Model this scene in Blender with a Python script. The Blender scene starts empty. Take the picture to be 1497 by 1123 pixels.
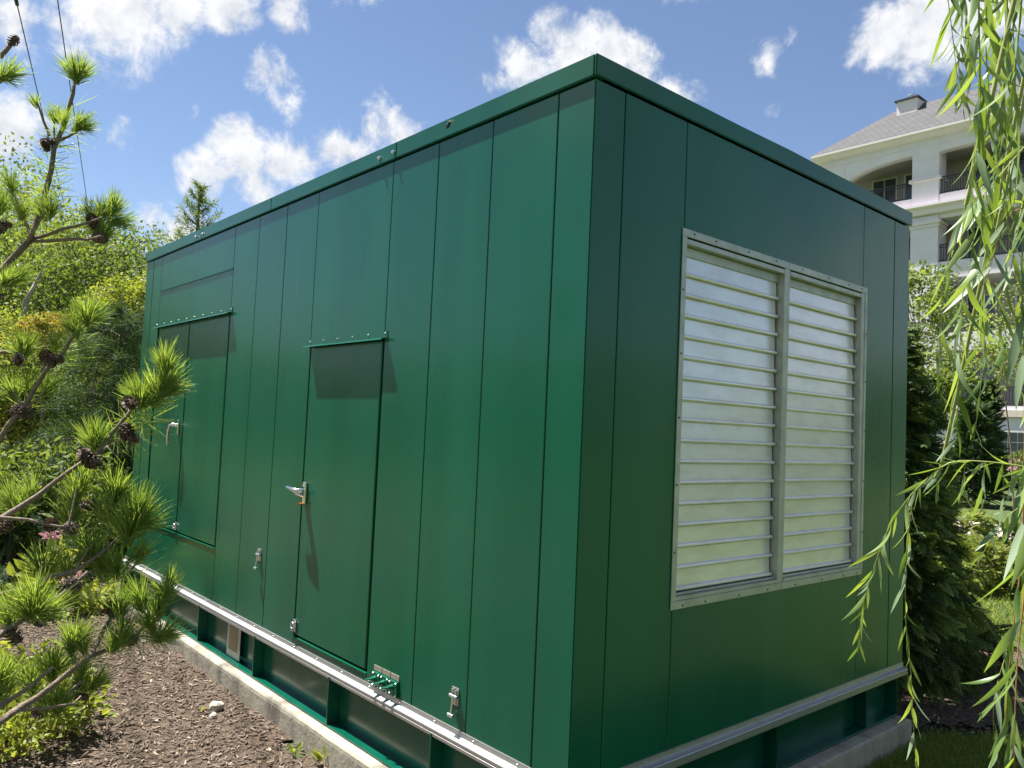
import bpy, bmesh, math, random
import numpy as np
from mathutils import Vector, Matrix
rng = np.random.default_rng(7); random.seed(7)
SC = bpy.context.scene; COL = SC.collection

# ------------------------------------------------------------------ camera
F = 1153.02                                   # focal length in pixels of a 1497 px wide picture
CAM = np.array([2.0299, -2.1233, 1.7244])
RM = np.array([[0.65827154, 0.75145619, 0.04463381], [-0.01278388, 0.07044261, -0.99743391], [-0.75267201, 0.65601176, 0.05597689]])
cd = bpy.data.cameras.new('camera'); cam = bpy.data.objects.new('camera', cd); COL.objects.link(cam)
cd.sensor_fit = 'HORIZONTAL'; cd.sensor_width = 36.0; cd.lens = 36.0 * F / 1497.0; cd.clip_start = 0.05; cd.clip_end = 3000
cam.matrix_world = Matrix(((RM[0][0], -RM[1][0], -RM[2][0], CAM[0]), (RM[0][1], -RM[1][1], -RM[2][1], CAM[1]), (RM[0][2], -RM[1][2], -RM[2][2], CAM[2]), (0, 0, 0, 1)))
SC.camera = cam
def ray(x, y): return RM.T @ np.array([(x - 748.5) / F, (y - 561.5) / F, 1.0])
def at(x, y, d): return CAM + ray(x, y) * d
def ground_at(x, y, z=0.0):
    v = ray(x, y); return CAM + v * ((z - CAM[2]) / v[2])

# ------------------------------------------------------------------ light
SUN = np.array([-3.15, -1.0, 7.1]); SUN /= np.linalg.norm(SUN)      # towards the sun
sd = bpy.data.lights.new('sun', 'SUN'); sd.energy = 5.0; sd.angle = math.radians(0.53); sd.color = (1.0, 0.965, 0.91)
so = bpy.data.objects.new('sun', sd); COL.objects.link(so)
so.rotation_euler = Vector((-SUN).tolist()).to_track_quat('-Z', 'Y').to_euler(); so.location = (-8, -4, 20)
SC.view_settings.view_transform = 'Standard'; SC.view_settings.look = 'None'
SC.view_settings.gamma = 1.0; SC.view_settings.exposure = 1.5; SC.view_settings.use_curve_mapping = False
SKY_STRENGTH = 0.063
W = bpy.data.worlds.new('World'); SC.world = W; W.use_nodes = True
def build_world():
    nt = W.node_tree; nt.nodes.clear(); N = nt.nodes.new; K = nt.links.new
    def math_(op, a, b=None, c=None, clamp=False):
        n = N('ShaderNodeMath'); n.operation = op; n.use_clamp = clamp
        for i, v in enumerate((a, b, c)):
            if v is None: continue
            if isinstance(v, (int, float)): n.inputs[i].default_value = v
            else: K(v, n.inputs[i])
        return n.outputs[0]
    def vmath(op, a, b=None):
        n = N('ShaderNodeVectorMath'); n.operation = op
        for i, v in enumerate((a, b)):
            if v is None: continue
            if isinstance(v, (tuple, list)): n.inputs[i].default_value = v
            elif isinstance(v, (int, float)): n.inputs['Scale'].default_value = v
            else: K(v, n.inputs[i])
        return n.outputs['Value'] if op in ('DOT_PRODUCT', 'LENGTH', 'DISTANCE') else n.outputs[0]
    def smooth(x, a, b):
        n = N('ShaderNodeMapRange'); n.interpolation_type = 'SMOOTHSTEP'; K(x, n.inputs[0])
        n.inputs[1].default_value = a; n.inputs[2].default_value = b
        return n.outputs[0]
    def noise(v, scale, detail, rough, dist=0.0):
        n = N('ShaderNodeTexNoise'); n.inputs['Scale'].default_value = scale; n.inputs['Detail'].default_value = detail
        n.inputs['Roughness'].default_value = rough; n.inputs['Distortion'].default_value = dist; K(v, n.inputs['Vector'])
        return n.outputs[0]
    sky = N('ShaderNodeTexSky'); sky.sky_type = 'NISHITA'; sky.sun_disc = False
    sky.sun_elevation = math.asin(SUN[2]); sky.sun_rotation = math.atan2(SUN[0], SUN[1])
    sky.air_density = 1.0; sky.dust_density = 0.05; sky.ozone_density = 3.0; sky.altitude = 800
    tc = N('ShaderNodeTexCoord'); d = vmath('NORMALIZE', tc.outputs['Generated'])
    # single cumulus clouds: (px, py, radius px) turned into directions of the sky
    blobs = [(165, 22, 74, 1), (250, 5, 58, 1), (330, 8, 54, 1), (425, 22, 34, .9), (110, 68, 40, .8), (10, 40, 40, .8), (5, 195, 60, 1), (60, 90, 24, .5), (45, 235, 30, .6),
             (392, 112, 44, .62), (400, 150, 26, .5), (345, 228, 60, 1), (300, 250, 36, .9), (420, 238, 50, 1), (485, 215, 48, .95), (575, 195, 54, .95), (372, 288, 40, .9), (520, 225, 34, .7),
             (765, 100, 48, .9), (830, 72, 56, 1), (890, 90, 60, 1), (938, 90, 44, .95), (980, 128, 46, .95), (735, 130, 26, .6), (1110, 85, 34, .55), (1150, 45, 20, .5), (1108, 168, 22, .6),
             (1305, 62, 54, 1), (1365, 45, 70, 1), (1430, 10, 70, 1), (1340, 100, 34, .7), (174, 203, 26, .55), (236, 316, 34, .75), (272, 342, 40, .85), (538, 14, 24, .5), (290, 150, 14, .45), (500, -60, 60, .8), (1000, -120, 90, 1)]
    wn = N('ShaderNodeTexNoise'); wn.inputs['Scale'].default_value = 9.0; wn.inputs['Detail'].default_value = 4.0; wn.inputs['Roughness'].default_value = 0.6; K(d, wn.inputs['Vector'])
    dw = vmath('ADD', d, vmath('SCALE', vmath('SUBTRACT', wn.outputs[1], (0.5, 0.5, 0.5)), 0.085))
    cover = None
    for (x, y, r, w) in blobs:
        v = ray(x, y); v = v / np.linalg.norm(v)
        m = math_('MULTIPLY', smooth(vmath('DISTANCE', dw, tuple(v)), 1.32 * r / F, 0.05 * r / F), w)
        cover = m if cover is None else math_('MAXIMUM', cover, m)
    # the rest of the sky carries the same kind of clouds
    vv = ray(748, 450); vv = vv / np.linalg.norm(vv)
    outside = smooth(vmath('DOT_PRODUCT', d, tuple(vv)), 0.80, 0.66)
    gen = smooth(noise(d, 3.1, 2.0, 0.5), 0.50, 0.66)
    cover = math_('MAXIMUM', cover, math_('MULTIPLY', gen, outside))
    n1 = noise(d, 21.0, 8.0, 0.66, 0.3)
    e = math_('MULTIPLY', math_('SUBTRACT', n1, 0.5), 2.1)
    dens = math_('ADD', cover, e)
    alpha = math_('MULTIPLY', smooth(dens, 0.16, 0.90), smooth(cover, 0.0, 0.22))
    # shading: thin towards the sun is white, thick away from it is grey
    off = vmath('ADD', d, tuple((SUN * 0.035).tolist()))
    n3 = noise(off, 21.0, 4.0, 0.6, 0.3)
    lit = math_('SUBTRACT', math_('MULTIPLY_ADD', math_('SUBTRACT', n1, n3), 2.2, 0.72), math_('MULTIPLY', smooth(dens, 0.75, 1.7), 0.30), clamp=True)
    mixc = N('ShaderNodeMix'); mixc.data_type = 'RGBA'; K(lit, mixc.inputs[0])
    mixc.inputs[6].default_value = (3.5, 3.8, 4.3, 1); mixc.inputs[7].default_value = (5.9, 5.9, 5.95, 1)
    mix = N('ShaderNodeMix'); mix.data_type = 'RGBA'; K(math_('MULTIPLY', alpha, 0.97), mix.inputs[0]); K(vmath('MULTIPLY', sky.outputs[0], (0.93, 0.86, 0.83)), mix.inputs[6]); K(mixc.outputs[2], mix.inputs[7])
    bg = N('ShaderNodeBackground'); bg.inputs[1].default_value = SKY_STRENGTH; K(mix.outputs[2], bg.inputs[0])
    out = N('ShaderNodeOutputWorld'); K(bg.outputs[0], out.inputs[0])
build_world()
W.cycles.sampling_method = 'MANUAL'; W.cycles.sample_map_resolution = 512
cy = SC.cycles; cy.max_bounces = 5; cy.diffuse_bounces = 2; cy.glossy_bounces = 2; cy.transmission_bounces = 3; cy.transparent_max_bounces = 4; cy.caustics_reflective = False; cy.caustics_refractive = False; cy.use_denoising = True

# ------------------------------------------------------------------ helpers
def tag(o, label=None, cat=None, group=None, kind=None):
    if label: o['label'] = label
    if cat: o['category'] = cat
    if group: o['group'] = group
    if kind: o['kind'] = kind
    return o
def link(o, parent=None):
    COL.objects.link(o)
    if parent is not None:
        o.parent = parent
        o.matrix_parent_inverse = Matrix.Translation(-parent.location)
    return o
def thing(name, loc, label, cat, group=None):
    o = bpy.data.objects.new(name, None); o.location = tuple(float(c) for c in loc); o.empty_display_size = 0.2
    COL.objects.link(o); return tag(o, label, cat, group)
def fast_mesh(name, V, Fq, rnd=None, smooth=False):
    V = np.asarray(V, dtype=np.float32); Fq = np.asarray(Fq, dtype=np.int32)
    me = bpy.data.meshes.new(name); nf, k = Fq.shape
    me.vertices.add(len(V)); me.vertices.foreach_set('co', V.ravel())
    me.loops.add(nf * k); me.loops.foreach_set('vertex_index', Fq.ravel())
    me.polygons.add(nf); me.polygons.foreach_set('loop_start', np.arange(nf, dtype=np.int32) * k)
    me.polygons.foreach_set('use_smooth', np.full(nf, smooth, dtype=bool))
    me.update(calc_edges=True)
    if rnd is not None:
        a = me.attributes.new('rnd', 'FLOAT', 'POINT'); a.data.foreach_set('value', np.asarray(rnd, dtype=np.float32))
    return me
def obj(name, me, m, parent=None):
    o = bpy.data.objects.new(name, me); me.materials.append(m) if len(me.materials) == 0 else None
    return link(o, parent)
class MB:
    def __init__(s): s.v = []; s.f = []; s.sm = []
    def add(s, vs, fs, smooth=False):
        b = len(s.v); s.v += [tuple(float(c) for c in p) for p in vs]; s.f += [tuple(i + b for i in f) for f in fs]; s.sm += [smooth] * len(fs); return s
    def box(s, x0, x1, y0, y1, z0, z1):
        x0, x1 = min(x0, x1), max(x0, x1); y0, y1 = min(y0, y1), max(y0, y1); z0, z1 = min(z0, z1), max(z0, z1)
        return s.add([(x0, y0, z0), (x1, y0, z0), (x1, y1, z0), (x0, y1, z0), (x0, y0, z1), (x1, y0, z1), (x1, y1, z1), (x0, y1, z1)],
                     [(0, 3, 2, 1), (4, 5, 6, 7), (0, 1, 5, 4), (1, 2, 6, 5), (2, 3, 7, 6), (3, 0, 4, 7)])
    def tube(s, pts, rad, n=8, cap=True):
        pts = [Vector([float(c) for c in p]) for p in pts]
        if isinstance(rad, (int, float)): rad = [rad] * len(pts)
        vs = []; up = Vector((0.13, 0.27, 0.95))
        for i, p in enumerate(pts):
            t = (pts[min(i + 1, len(pts) - 1)] - pts[max(i - 1, 0)]).normalized()
            a = t.cross(up)
            if a.length < 1e-3: a = t.cross(Vector((1, 0, 0)))
            a.normalize(); b = t.cross(a)
            for k in range(n):
                an = 2 * math.pi * k / n; vs.append(p + (a * math.cos(an) + b * math.sin(an)) * rad[i])
        fs = []
        for i in range(len(pts) - 1):
            for k in range(n): fs.append((i * n + k, i * n + (k + 1) % n, (i + 1) * n + (k + 1) % n, (i + 1) * n + k))
        s.add(vs, fs, True)
        if cap:
            s.add(vs[:n][::-1], [tuple(range(n))]); s.add(vs[-n:], [tuple(range(n))])
        return s
    def prism(s, prof, axis, a0, a1):
        # prof: list of 2-D points; axis 'x' -> prof is (y,z); 'y' -> (x,z); 'z' -> (x,y)
        n = len(prof)
        def P(p, a): return {'x': (a, p[0], p[1]), 'y': (p[0], a, p[1]), 'z': (p[0], p[1], a)}[axis]
        vs = [P(p, a0) for p in prof] + [P(p, a1) for p in prof]
        fs = [(i, (i + 1) % n, n + (i + 1) % n, n + i) for i in range(n)] + [tuple(range(n))[::-1], tuple(range(n, 2 * n))]
        return s.add(vs, fs)
    def mesh(s, name, bevel=0, seg=1):
        me = bpy.data.meshes.new(name); me.from_pydata(s.v, [], s.f)
        bm = bmesh.new(); bm.from_mesh(me)
        bmesh.ops.recalc_face_normals(bm, faces=bm.faces)
        if bevel: bmesh.ops.bevel(bm, geom=list(bm.edges), offset=bevel, segments=seg, affect='EDGES', clamp_overlap=True)
        bm.to_mesh(me); bm.free()
        if not bevel and any(s.sm) and len(me.polygons) == len(s.sm): me.polygons.foreach_set('use_smooth', s.sm)
        me.update(); return me
    def build(s, name, m, parent=None, bevel=0, seg=1): return obj(name, s.mesh(name, bevel, seg), m, parent)
def rot_to(dirs, roll=None):
    # rotation matrices (N,3,3) whose columns are side, normal, along=dirs
    d = dirs / np.linalg.norm(dirs, axis=1, keepdims=True)
    ref = np.where(np.abs(d[:, 2:3]) > 0.95, np.array([[1., 0, 0]]), np.array([[0, 0, 1.]]))
    a = np.cross(d, ref); a /= np.linalg.norm(a, axis=1, keepdims=True); b = np.cross(a, d)
    if roll is not None:
        c, s_ = np.cos(roll)[:, None], np.sin(roll)[:, None]; a, b = a * c + b * s_, b * c - a * s_
    return np.stack([a, b, d], axis=2)
def scatter(tv, tf, pos, dirs, size, roll=None, width=None):
    # copies of a template (tv: side, normal, along in unit length; tf quads) merged into one vertex list
    Rm = rot_to(dirs, roll); n = len(pos); k = len(tv)
    t = np.repeat(tv[None], n, 0) * np.asarray(size).reshape(n, 1, 1)
    if width is not None: t[:, :, 0] *= np.asarray(width).reshape(n, 1)
    V = np.einsum('nij,nkj->nki', Rm, t) + pos[:, None, :]
    Fq = (tf[None] + (np.arange(n) * k)[:, None, None]).reshape(-1, tf.shape[1])
    return V.reshape(-1, 3), Fq
LEAF4 = (np.array([[0, 0, 0], [0.30, 0.05, 0.45], [0, 0.0, 1.0], [-0.30, 0.05, 0.45]]), np.array([[0, 1, 2, 3]]))
LEAF6 = (np.array([[0, 0, 0], [0.27, 0.09, 0.30], [0.20, 0.07, 0.68], [0, -0.03, 1.0], [-0.20, 0.07, 0.68], [-0.27, 0.09, 0.30], [0, 0, 0.32], [0, 0.0, 0.68]]),
         np.array([[0, 1, 6, 5], [6, 1, 2, 7], [5, 6, 7, 4], [7, 2, 3, 4]]))
NEED4 = (np.array([[-0.5, 0, 0], [0.5, 0, 0], [0.12, 0, 1.0], [-0.12, 0, 1.0]]), np.array([[0, 1, 2, 3]]))
def unit(n):
    v = rng.normal(size=(n, 3)); return v / np.linalg.norm(v, axis=1, keepdims=True)

# ------------------------------------------------------------------ materials
MATS = {}
def nodes_of(name):
    m = bpy.data.materials.new(name); m.use_nodes = True; nt = m.node_tree; b = nt.nodes['Principled BSDF']; MATS[name] = m
    return m, nt, b
def ramp(nt, fac, stops):
    r = nt.nodes.new('ShaderNodeValToRGB'); el = r.color_ramp.elements
    while len(el) < len(stops): el.new(0.5)
    for e, (p, c) in zip(el, stops): e.position = p; e.color = (*c, 1)
    nt.links.new(fac, r.inputs[0]); return r.outputs[0]
def tex_noise(nt, scale, detail=4, rough=0.55, stretch=None, coord='Object'):
    tc = nt.nodes.new('ShaderNodeTexCoord'); n = nt.nodes.new('ShaderNodeTexNoise'); n.inputs['Scale'].default_value = scale
    n.inputs['Detail'].default_value = detail; n.inputs['Roughness'].default_value = rough
    if stretch:
        mp = nt.nodes.new('ShaderNodeMapping'); mp.inputs['Scale'].default_value = stretch; nt.links.new(tc.outputs[coord], mp.inputs[0]); nt.links.new(mp.outputs[0], n.inputs['Vector'])
    else: nt.links.new(tc.outputs[coord], n.inputs['Vector'])
    return n.outputs[0]
def bump(nt, b, h, strength=0.3, dist=0.01):
    n = nt.nodes.new('ShaderNodeBump'); n.inputs['Strength'].default_value = strength; n.inputs['Distance'].default_value = dist
    nt.links.new(h, n.inputs['Height']); nt.links.new(n.outputs[0], b.inputs['Normal'])
def maprange(nt, x, a, b, c, d):
    n = nt.nodes.new('ShaderNodeMapRange'); nt.links.new(x, n.inputs[0])
    for i, v in enumerate((a, b, c, d)): n.inputs[i + 1].default_value = v
    return n.outputs[0]
def flat(name, col, rough=0.5, metal=0.0, noise_amt=0.12, scale=8.0, bmp=0.0, stretch=None, spec=0.5):
    m, nt, b = nodes_of(name); b.inputs['Roughness'].default_value = rough; b.inputs['Metallic'].default_value = metal
    b.inputs['Specular IOR Level'].default_value = spec
    n = tex_noise(nt, scale, 6, 0.6, stretch)
    c = np.array(col); nt.links.new(ramp(nt, n, [(0.25, tuple(c * (1 - noise_amt))), (0.75, tuple(np.minimum(c * (1 + noise_amt), 1)))]), b.inputs['Base Color'])
    if bmp: bump(nt, b, n, bmp, 0.01)
    return m
def leafmat(name, dark, mid, light, rough=0.42, trans=0.35, spec=0.5, tcol=None):
    m, nt, b = nodes_of(name); at_ = nt.nodes.new('ShaderNodeAttribute'); at_.attribute_name = 'rnd'
    oi = nt.nodes.new('ShaderNodeObjectInfo'); ad = nt.nodes.new('ShaderNodeMath'); ad.operation = 'MULTIPLY_ADD'
    nt.links.new(oi.outputs['Random'], ad.inputs[0]); ad.inputs[1].default_value = 0.25; nt.links.new(at_.outputs['Fac'], ad.inputs[2])
    c = ramp(nt, ad.outputs[0], [(0.05, dark), (0.5, mid), (1.0, light)])
    nt.links.new(c, b.inputs['Base Color']); b.inputs['Roughness'].default_value = rough + 0.1; b.inputs['Specular IOR Level'].default_value = spec * 0.6
    tr = nt.nodes.new('ShaderNodeBsdfTranslucent'); mx = nt.nodes.new('ShaderNodeMixShader'); mx.inputs[0].default_value = trans
    tm = nt.nodes.new('ShaderNodeMix'); tm.data_type = 'RGBA'; tm.blend_type = 'MULTIPLY'; tm.inputs[0].default_value = 1.0
    nt.links.new(c, tm.inputs[6]); tm.inputs[7].default_value = tcol or (1.6, 1.5, 0.55, 1); nt.links.new(tm.outputs[2], tr.inputs[0])
    nt.links.new(b.outputs[0], mx.inputs[1]); nt.links.new(tr.outputs[0], mx.inputs[2])
    nt.links.new(mx.outputs[0], nt.nodes['Material Output'].inputs[0]); return m
def paint(name, col, rough=0.24):
    # old glossy green enamel: slight rain streaks, faint waviness of the sheet metal
    m, nt, b = nodes_of(name)
    st = tex_noise(nt, 0.9, 1, 0.4, (4, 4, 0.5)); sp = tex_noise(nt, 60.0, 3, 0.5)
    c = np.array(col)
    nt.links.new(ramp(nt, st, [(0.30, tuple(c * 0.90)), (0.52, tuple(c)), (0.75, tuple(c * 1.10 + 0.002))]), b.inputs['Base Color'])
    base = b.inputs['Base Color'].links[0].from_socket; vo = nt.nodes.new('ShaderNodeTexVoronoi'); vo.inputs['Scale'].default_value = 3.4; tco = nt.nodes.new('ShaderNodeTexCoord'); nt.links.new(tco.outputs['Object'], vo.inputs['Vector'])
    lt = nt.nodes.new('ShaderNodeMath'); lt.operation = 'LESS_THAN'; lt.inputs[1].default_value = 0.0125; nt.links.new(vo.outputs['Distance'], lt.inputs[0])
    mk = nt.nodes.new('ShaderNodeMix'); mk.data_type = 'RGBA'; nt.links.new(lt.outputs[0], mk.inputs[0]); nt.links.new(base, mk.inputs[6]); mk.inputs[7].default_value = (0.45, 0.5, 0.46, 1); nt.links.new(mk.outputs[2], b.inputs['Base Color'])
    nt.links.new(maprange(nt, st, 0.25, 0.8, rough - 0.01, rough + 0.05), b.inputs['Roughness'])
    b.inputs['IOR'].default_value = 1.5; b.inputs['Specular IOR Level'].default_value = 0.42; b.inputs['Coat Weight'].default_value = 0.16; b.inputs['Coat Roughness'].default_value = 0.1
    wv = tex_noise(nt, 1.7, 2, 0.4, (1, 1, 0.6)); ad = nt.nodes.new('ShaderNodeMath'); ad.operation = 'MULTIPLY_ADD'; ad.inputs[1].default_value = 0.0012
    nt.links.new(sp, ad.inputs[0]); nt.links.new(wv, ad.inputs[2]); bump(nt, b, wv, 0.30, 0.02)
    return m
GREEN = paint('green_enamel', (0.0012, 0.104, 0.053), 0.26)
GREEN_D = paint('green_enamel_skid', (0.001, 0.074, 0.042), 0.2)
DARKGAP = flat('dark_gap', (0.004, 0.012, 0.008), 0.9)  # near-black colour holds the shade of deep gaps
ALU = flat('brushed_aluminium', (0.48, 0.48, 0.47), 0.42, 0.85, 0.10, 14, 0.05, (1, 1, 6))
ALU_W = flat('weathered_aluminium', (0.50, 0.51, 0.47), 0.5, 0.6, 0.22, 9, 0.1)
ZINC = flat('zinc_plating', (0.72, 0.73, 0.74), 0.28, 0.95, 0.08, 30)
CHROME = flat('chrome', (0.80, 0.80, 0.80), 0.18, 1.0, 0.05, 30)
BRASS = flat('orange_lock_tab', (0.55, 0.20, 0.05), 0.45, 0.2, 0.2, 30)
BLACK = flat('black_rubber', (0.015, 0.016, 0.017), 0.6)
def slat_material():
    m, nt, b = nodes_of('louvre_blade_aluminium'); b.inputs['Metallic'].default_value = 0.5; b.inputs['Roughness'].default_value = 0.28
    n = tex_noise(nt, 5.0, 6, 0.65, (1, 1, 3)); nt.links.new(ramp(nt, n, [(0.3, (0.78, 0.74, 0.71)), (0.55, (0.89, 0.86, 0.86)), (0.8, (0.93, 0.90, 0.91))]), b.inputs['Base Color'])
    bump(nt, b, n, 0.05, 0.01); return m
SLAT = slat_material()
def concrete(name, col, moss):
    m, nt, b = nodes_of(name); b.inputs['Roughness'].default_value = 0.9
    a = tex_noise(nt, 2.4, 8, 0.65, (3, 3, 0.5)); f = tex_noise(nt, 40, 6, 0.6)
    c = np.array(col); mc = ramp(nt, a, [(0.33, tuple(c * 0.42)), (0.47, tuple(c * 0.82)), (0.62, tuple(c)), (0.8, tuple(c * moss))])
    mx = nt.nodes.new('ShaderNodeMix'); mx.data_type = 'RGBA'; mx.blend_type = 'MULTIPLY'; mx.inputs[0].default_value = 0.5
    nt.links.new(mc, mx.inputs[6]); nt.links.new(ramp(nt, f, [(0.3, (0.6, 0.6, 0.6)), (0.7, (1, 1, 1))]), mx.inputs[7]); nt.links.new(mx.outputs[2], b.inputs['Base Color'])
    bump(nt, b, f, 0.5, 0.006); return m
CONC = concrete('stained_concrete', (0.43, 0.39, 0.30), np.array([0.80, 0.88, 0.62]))
BARK = flat('grey_bark', (0.16, 0.125, 0.095), 0.9, 0, 0.45, 25, 0.8, (1, 1, 0.3))
BARK_P = flat('pine_bark', (0.20, 0.155, 0.11), 0.9, 0, 0.40, 60, 0.8)
TWIG = flat('willow_twig', (0.27, 0.29, 0.08), 0.6, 0, 0.3, 20)
TWIG_R = flat('willow_twig_red', (0.30, 0.14, 0.05), 0.6, 0, 0.3, 20)
STONE = flat('pale_stone', (0.42, 0.38, 0.31), 0.9, 0, 0.25, 30, 0.5)

# ------------------------------------------------------------------ ground
def smoothstep(a, b, x):
    t = np.clip((x - a) / (b - a), 0, 1); return t * t * (3 - 2 * t)
def gz(x, y): return 0.55 * smoothstep(7.0, 26.0, np.asarray(y, dtype=float)) + 0.0 * np.asarray(x, dtype=float)
def vnoise(x, y, s, seed=0):
    r = np.random.default_rng(seed); out = np.zeros_like(x, dtype=float)
    for k in range(5):
        a = r.uniform(0, 2 * np.pi, 3); f = s * (1.0 + 0.55 * k)
        out += np.sin((np.cos(a[0]) * x + np.sin(a[0]) * y) * f + a[1]) * np.cos((np.cos(a[2]) * x - np.sin(a[2]) * y) * f * 0.8 + a[0]) / (1 + 0.6 * k)
    return out / 2.2
def lawn_material():
    m, nt, b = nodes_of('lawn'); b.inputs['Roughness'].default_value = 0.9; b.inputs['Specular IOR Level'].default_value = 0.2
    a = tex_noise(nt, 0.35, 5, 0.6); f = tex_noise(nt, 45, 6, 0.7)
    mx = nt.nodes.new('ShaderNodeMix'); mx.data_type = 'RGBA'; mx.blend_type = 'MULTIPLY'; mx.inputs[0].default_value = 1.0
    nt.links.new(ramp(nt, a, [(0.3, (0.066, 0.100, 0.030)), (0.7, (0.098, 0.135, 0.042))]), mx.inputs[6])
    nt.links.new(ramp(nt, f, [(0.3, (0.5, 0.5, 0.5)), (0.7, (1.25, 1.25, 1.25))]), mx.inputs[7]); nt.links.new(mx.outputs[2], b.inputs['Base Color'])
    bump(nt, b, f, 0.8, 0.03); return m
LAWN = lawn_material()
def mulch_material():
    m, nt, b = nodes_of('bark_mulch'); b.inputs['Roughness'].default_value = 0.95; b.inputs['Specular IOR Level'].default_value = 0.2
    a = tex_noise(nt, 38, 8, 0.75); v = tex_noise(nt, 1.3, 4, 0.6)
    mx = nt.nodes.new('ShaderNodeMix'); mx.data_type = 'RGBA'; mx.blend_type = 'MULTIPLY'; mx.inputs[0].default_value = 1.0
    nt.links.new(ramp(nt, a, [(0.32, (0.052, 0.038, 0.028)), (0.52, (0.138, 0.105, 0.078)), (0.70, (0.21, 0.165, 0.125))]), mx.inputs[6])
    nt.links.new(ramp(nt, v, [(0.3, (0.75, 0.75, 0.75)), (0.7, (1.05, 1.0, 0.95))]), mx.inputs[7]); nt.links.new(mx.outputs[2], b.inputs['Base Color'])
    bump(nt, b, a, 1.0, 0.02); return m
MULCH = mulch_material()
def sheet(name, xs, ys, zf, m, kind='structure'):
    X, Y = np.meshgrid(xs, ys); Zv = zf(X, Y); V = np.stack([X, Y, Zv], -1).reshape(-1, 3); nx = len(xs)
    i, j = np.meshgrid(np.arange(nx - 1), np.arange(len(ys) - 1)); a = (j * nx + i).ravel()
    o = obj(name, fast_mesh(name, V, np.stack([a, a + 1, a + nx + 1, a + nx], 1), smooth=True), m); return tag(o, kind=kind)
gx = np.concatenate([np.linspace(-900, -40, 14), np.linspace(-38, 38, 60), np.linspace(40, 900, 14)])
gy = np.concatenate([np.linspace(-900, -20, 14), np.linspace(-18, 60, 70), np.linspace(65, 900, 14)])
sheet('lawn_ground', gx, gy, lambda X, Y: gz(X, Y) - 0.012, LAWN)
def mulch_z(X, Y): return 0.012 + 0.018 * vnoise(X, Y, 2.1, 3) + 0.012 * vnoise(X, Y, 7.0, 4) + 0.05 * smoothstep(-1.5, -7.0, X) + gz(X, Y)
def bed(name, outline, zf, m, step=0.12):
    # a sheet clipped to an uneven outline (list of x,y)
    poly = np.array(outline); x0, y0 = poly.min(0); x1, y1 = poly.max(0)
    xs = np.arange(x0, x1 + step, step); ys = np.arange(y0, y1 + step, step); X, Y = np.meshgrid(xs, ys)
    c = np.zeros(X.shape, bool); n = len(poly); px = X + 0.05 * vnoise(X, Y, 5, 9); py = Y + 0.05 * vnoise(X, Y, 5, 10)
    for k in range(n):
        a, b = poly[k], poly[(k + 1) % n]
        cond = ((a[1] > py) != (b[1] > py)) & (px < (b[0] - a[0]) * (py - a[1]) / (b[1] - a[1] + 1e-9) + a[0]); c ^= cond
    nx = len(xs); ii, jj = np.nonzero(c[:-1, :-1] & c[1:, 1:] & c[:-1, 1:] & c[1:, :-1]); a = ii * nx + jj
    V = np.stack([X, Y, zf(X, Y)], -1).reshape(-1, 3)
    o = obj(name, fast_mesh(name, V, np.stack([a, a + 1, a + nx + 1, a + nx], 1), smooth=True), m); return tag(o, kind='structure')
bed('mulch_bed', [(-13, -7.5), (0.9, -7.5), (1.1, -1.5), (0.35, -0.5), (0.1, -0.05), (-5.6, -0.02), (-5.75, 3.2), (-13, 3.2)], mulch_z, MULCH)
def mulch_z2(X, Y): return 0.02 + 0.014 * vnoise(X, Y, 5.0, 5) + gz(X, Y)
bed('mulch_ring', [(-1.9, 2.86), (0.0, 2.98), (0.2, 3.16), (0.42, 3.50), (0.46, 4.2), (0.25, 5.4), (-0.6, 6.3), (-1.9, 6.4)], mulch_z2, MULCH)
# wood chips lying on the beds: too many to count
def chips(name, n, xr, yr, zf, keep, size=(0.008, 0.045)):
    x = rng.uniform(*xr, n); y = rng.uniform(*yr, n); k = keep(x, y); x, y = x[k], y[k]; n = len(x)
    tv = np.array([[-.16, 0, -.5], [.16, 0, -.5], [.20, 0, .35], [-.10, 0, .5], [-.12, .10, -.42], [.13, .09, -.45], [.15, .10, .30], [-.07, .09, .44]])
    tf = np.array([[4, 5, 6, 7], [0, 1, 5, 4], [1, 2, 6, 5], [2, 3, 7, 6], [3, 0, 4, 7]])
    d = np.stack([rng.normal(size=n), rng.normal(size=n), rng.normal(size=n) * 0.22], 1); sz = size[0] + (size[1] - size[0]) * rng.random(n) ** 2.2
    pos = np.stack([x, y, zf(x, y) + 0.003 + 0.004 * rng.random(n)], 1)
    V, Fq = scatter(tv, tf, pos, d, sz, rng.normal(size=n) * 0.5, 0.4 + 0.7 * rng.random(n))
    o = obj(name, fast_mesh(name, V, Fq, np.repeat(rng.random(n), 8)), CHIP); return tag(o, kind='stuff')
def chip_material():
    m, nt, b = nodes_of('wood_chip'); b.inputs['Roughness'].default_value = 0.95; b.inputs['Specular IOR Level'].default_value = 0.2
    a = nt.nodes.new('ShaderNodeAttribute'); a.attribute_name = 'rnd'
    nt.links.new(ramp(nt, a.outputs['Fac'], [(0.0, (0.070, 0.050, 0.037)), (0.45, (0.152, 0.116, 0.086)), (0.90, (0.225, 0.178, 0.136)), (1.0, (0.40, 0.32, 0.24))]), b.inputs['Base Color']); return m
CHIP = chip_material()
tag(chips('mulch_chips', 62000, (-7.2, -0.6), (-2.6, -0.11), mulch_z, lambda x, y: np.hypot(x - 2.0, y + 2.1) > 2.0), 'brown shredded bark mulch spread beside the concrete slab', 'mulch')
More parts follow.
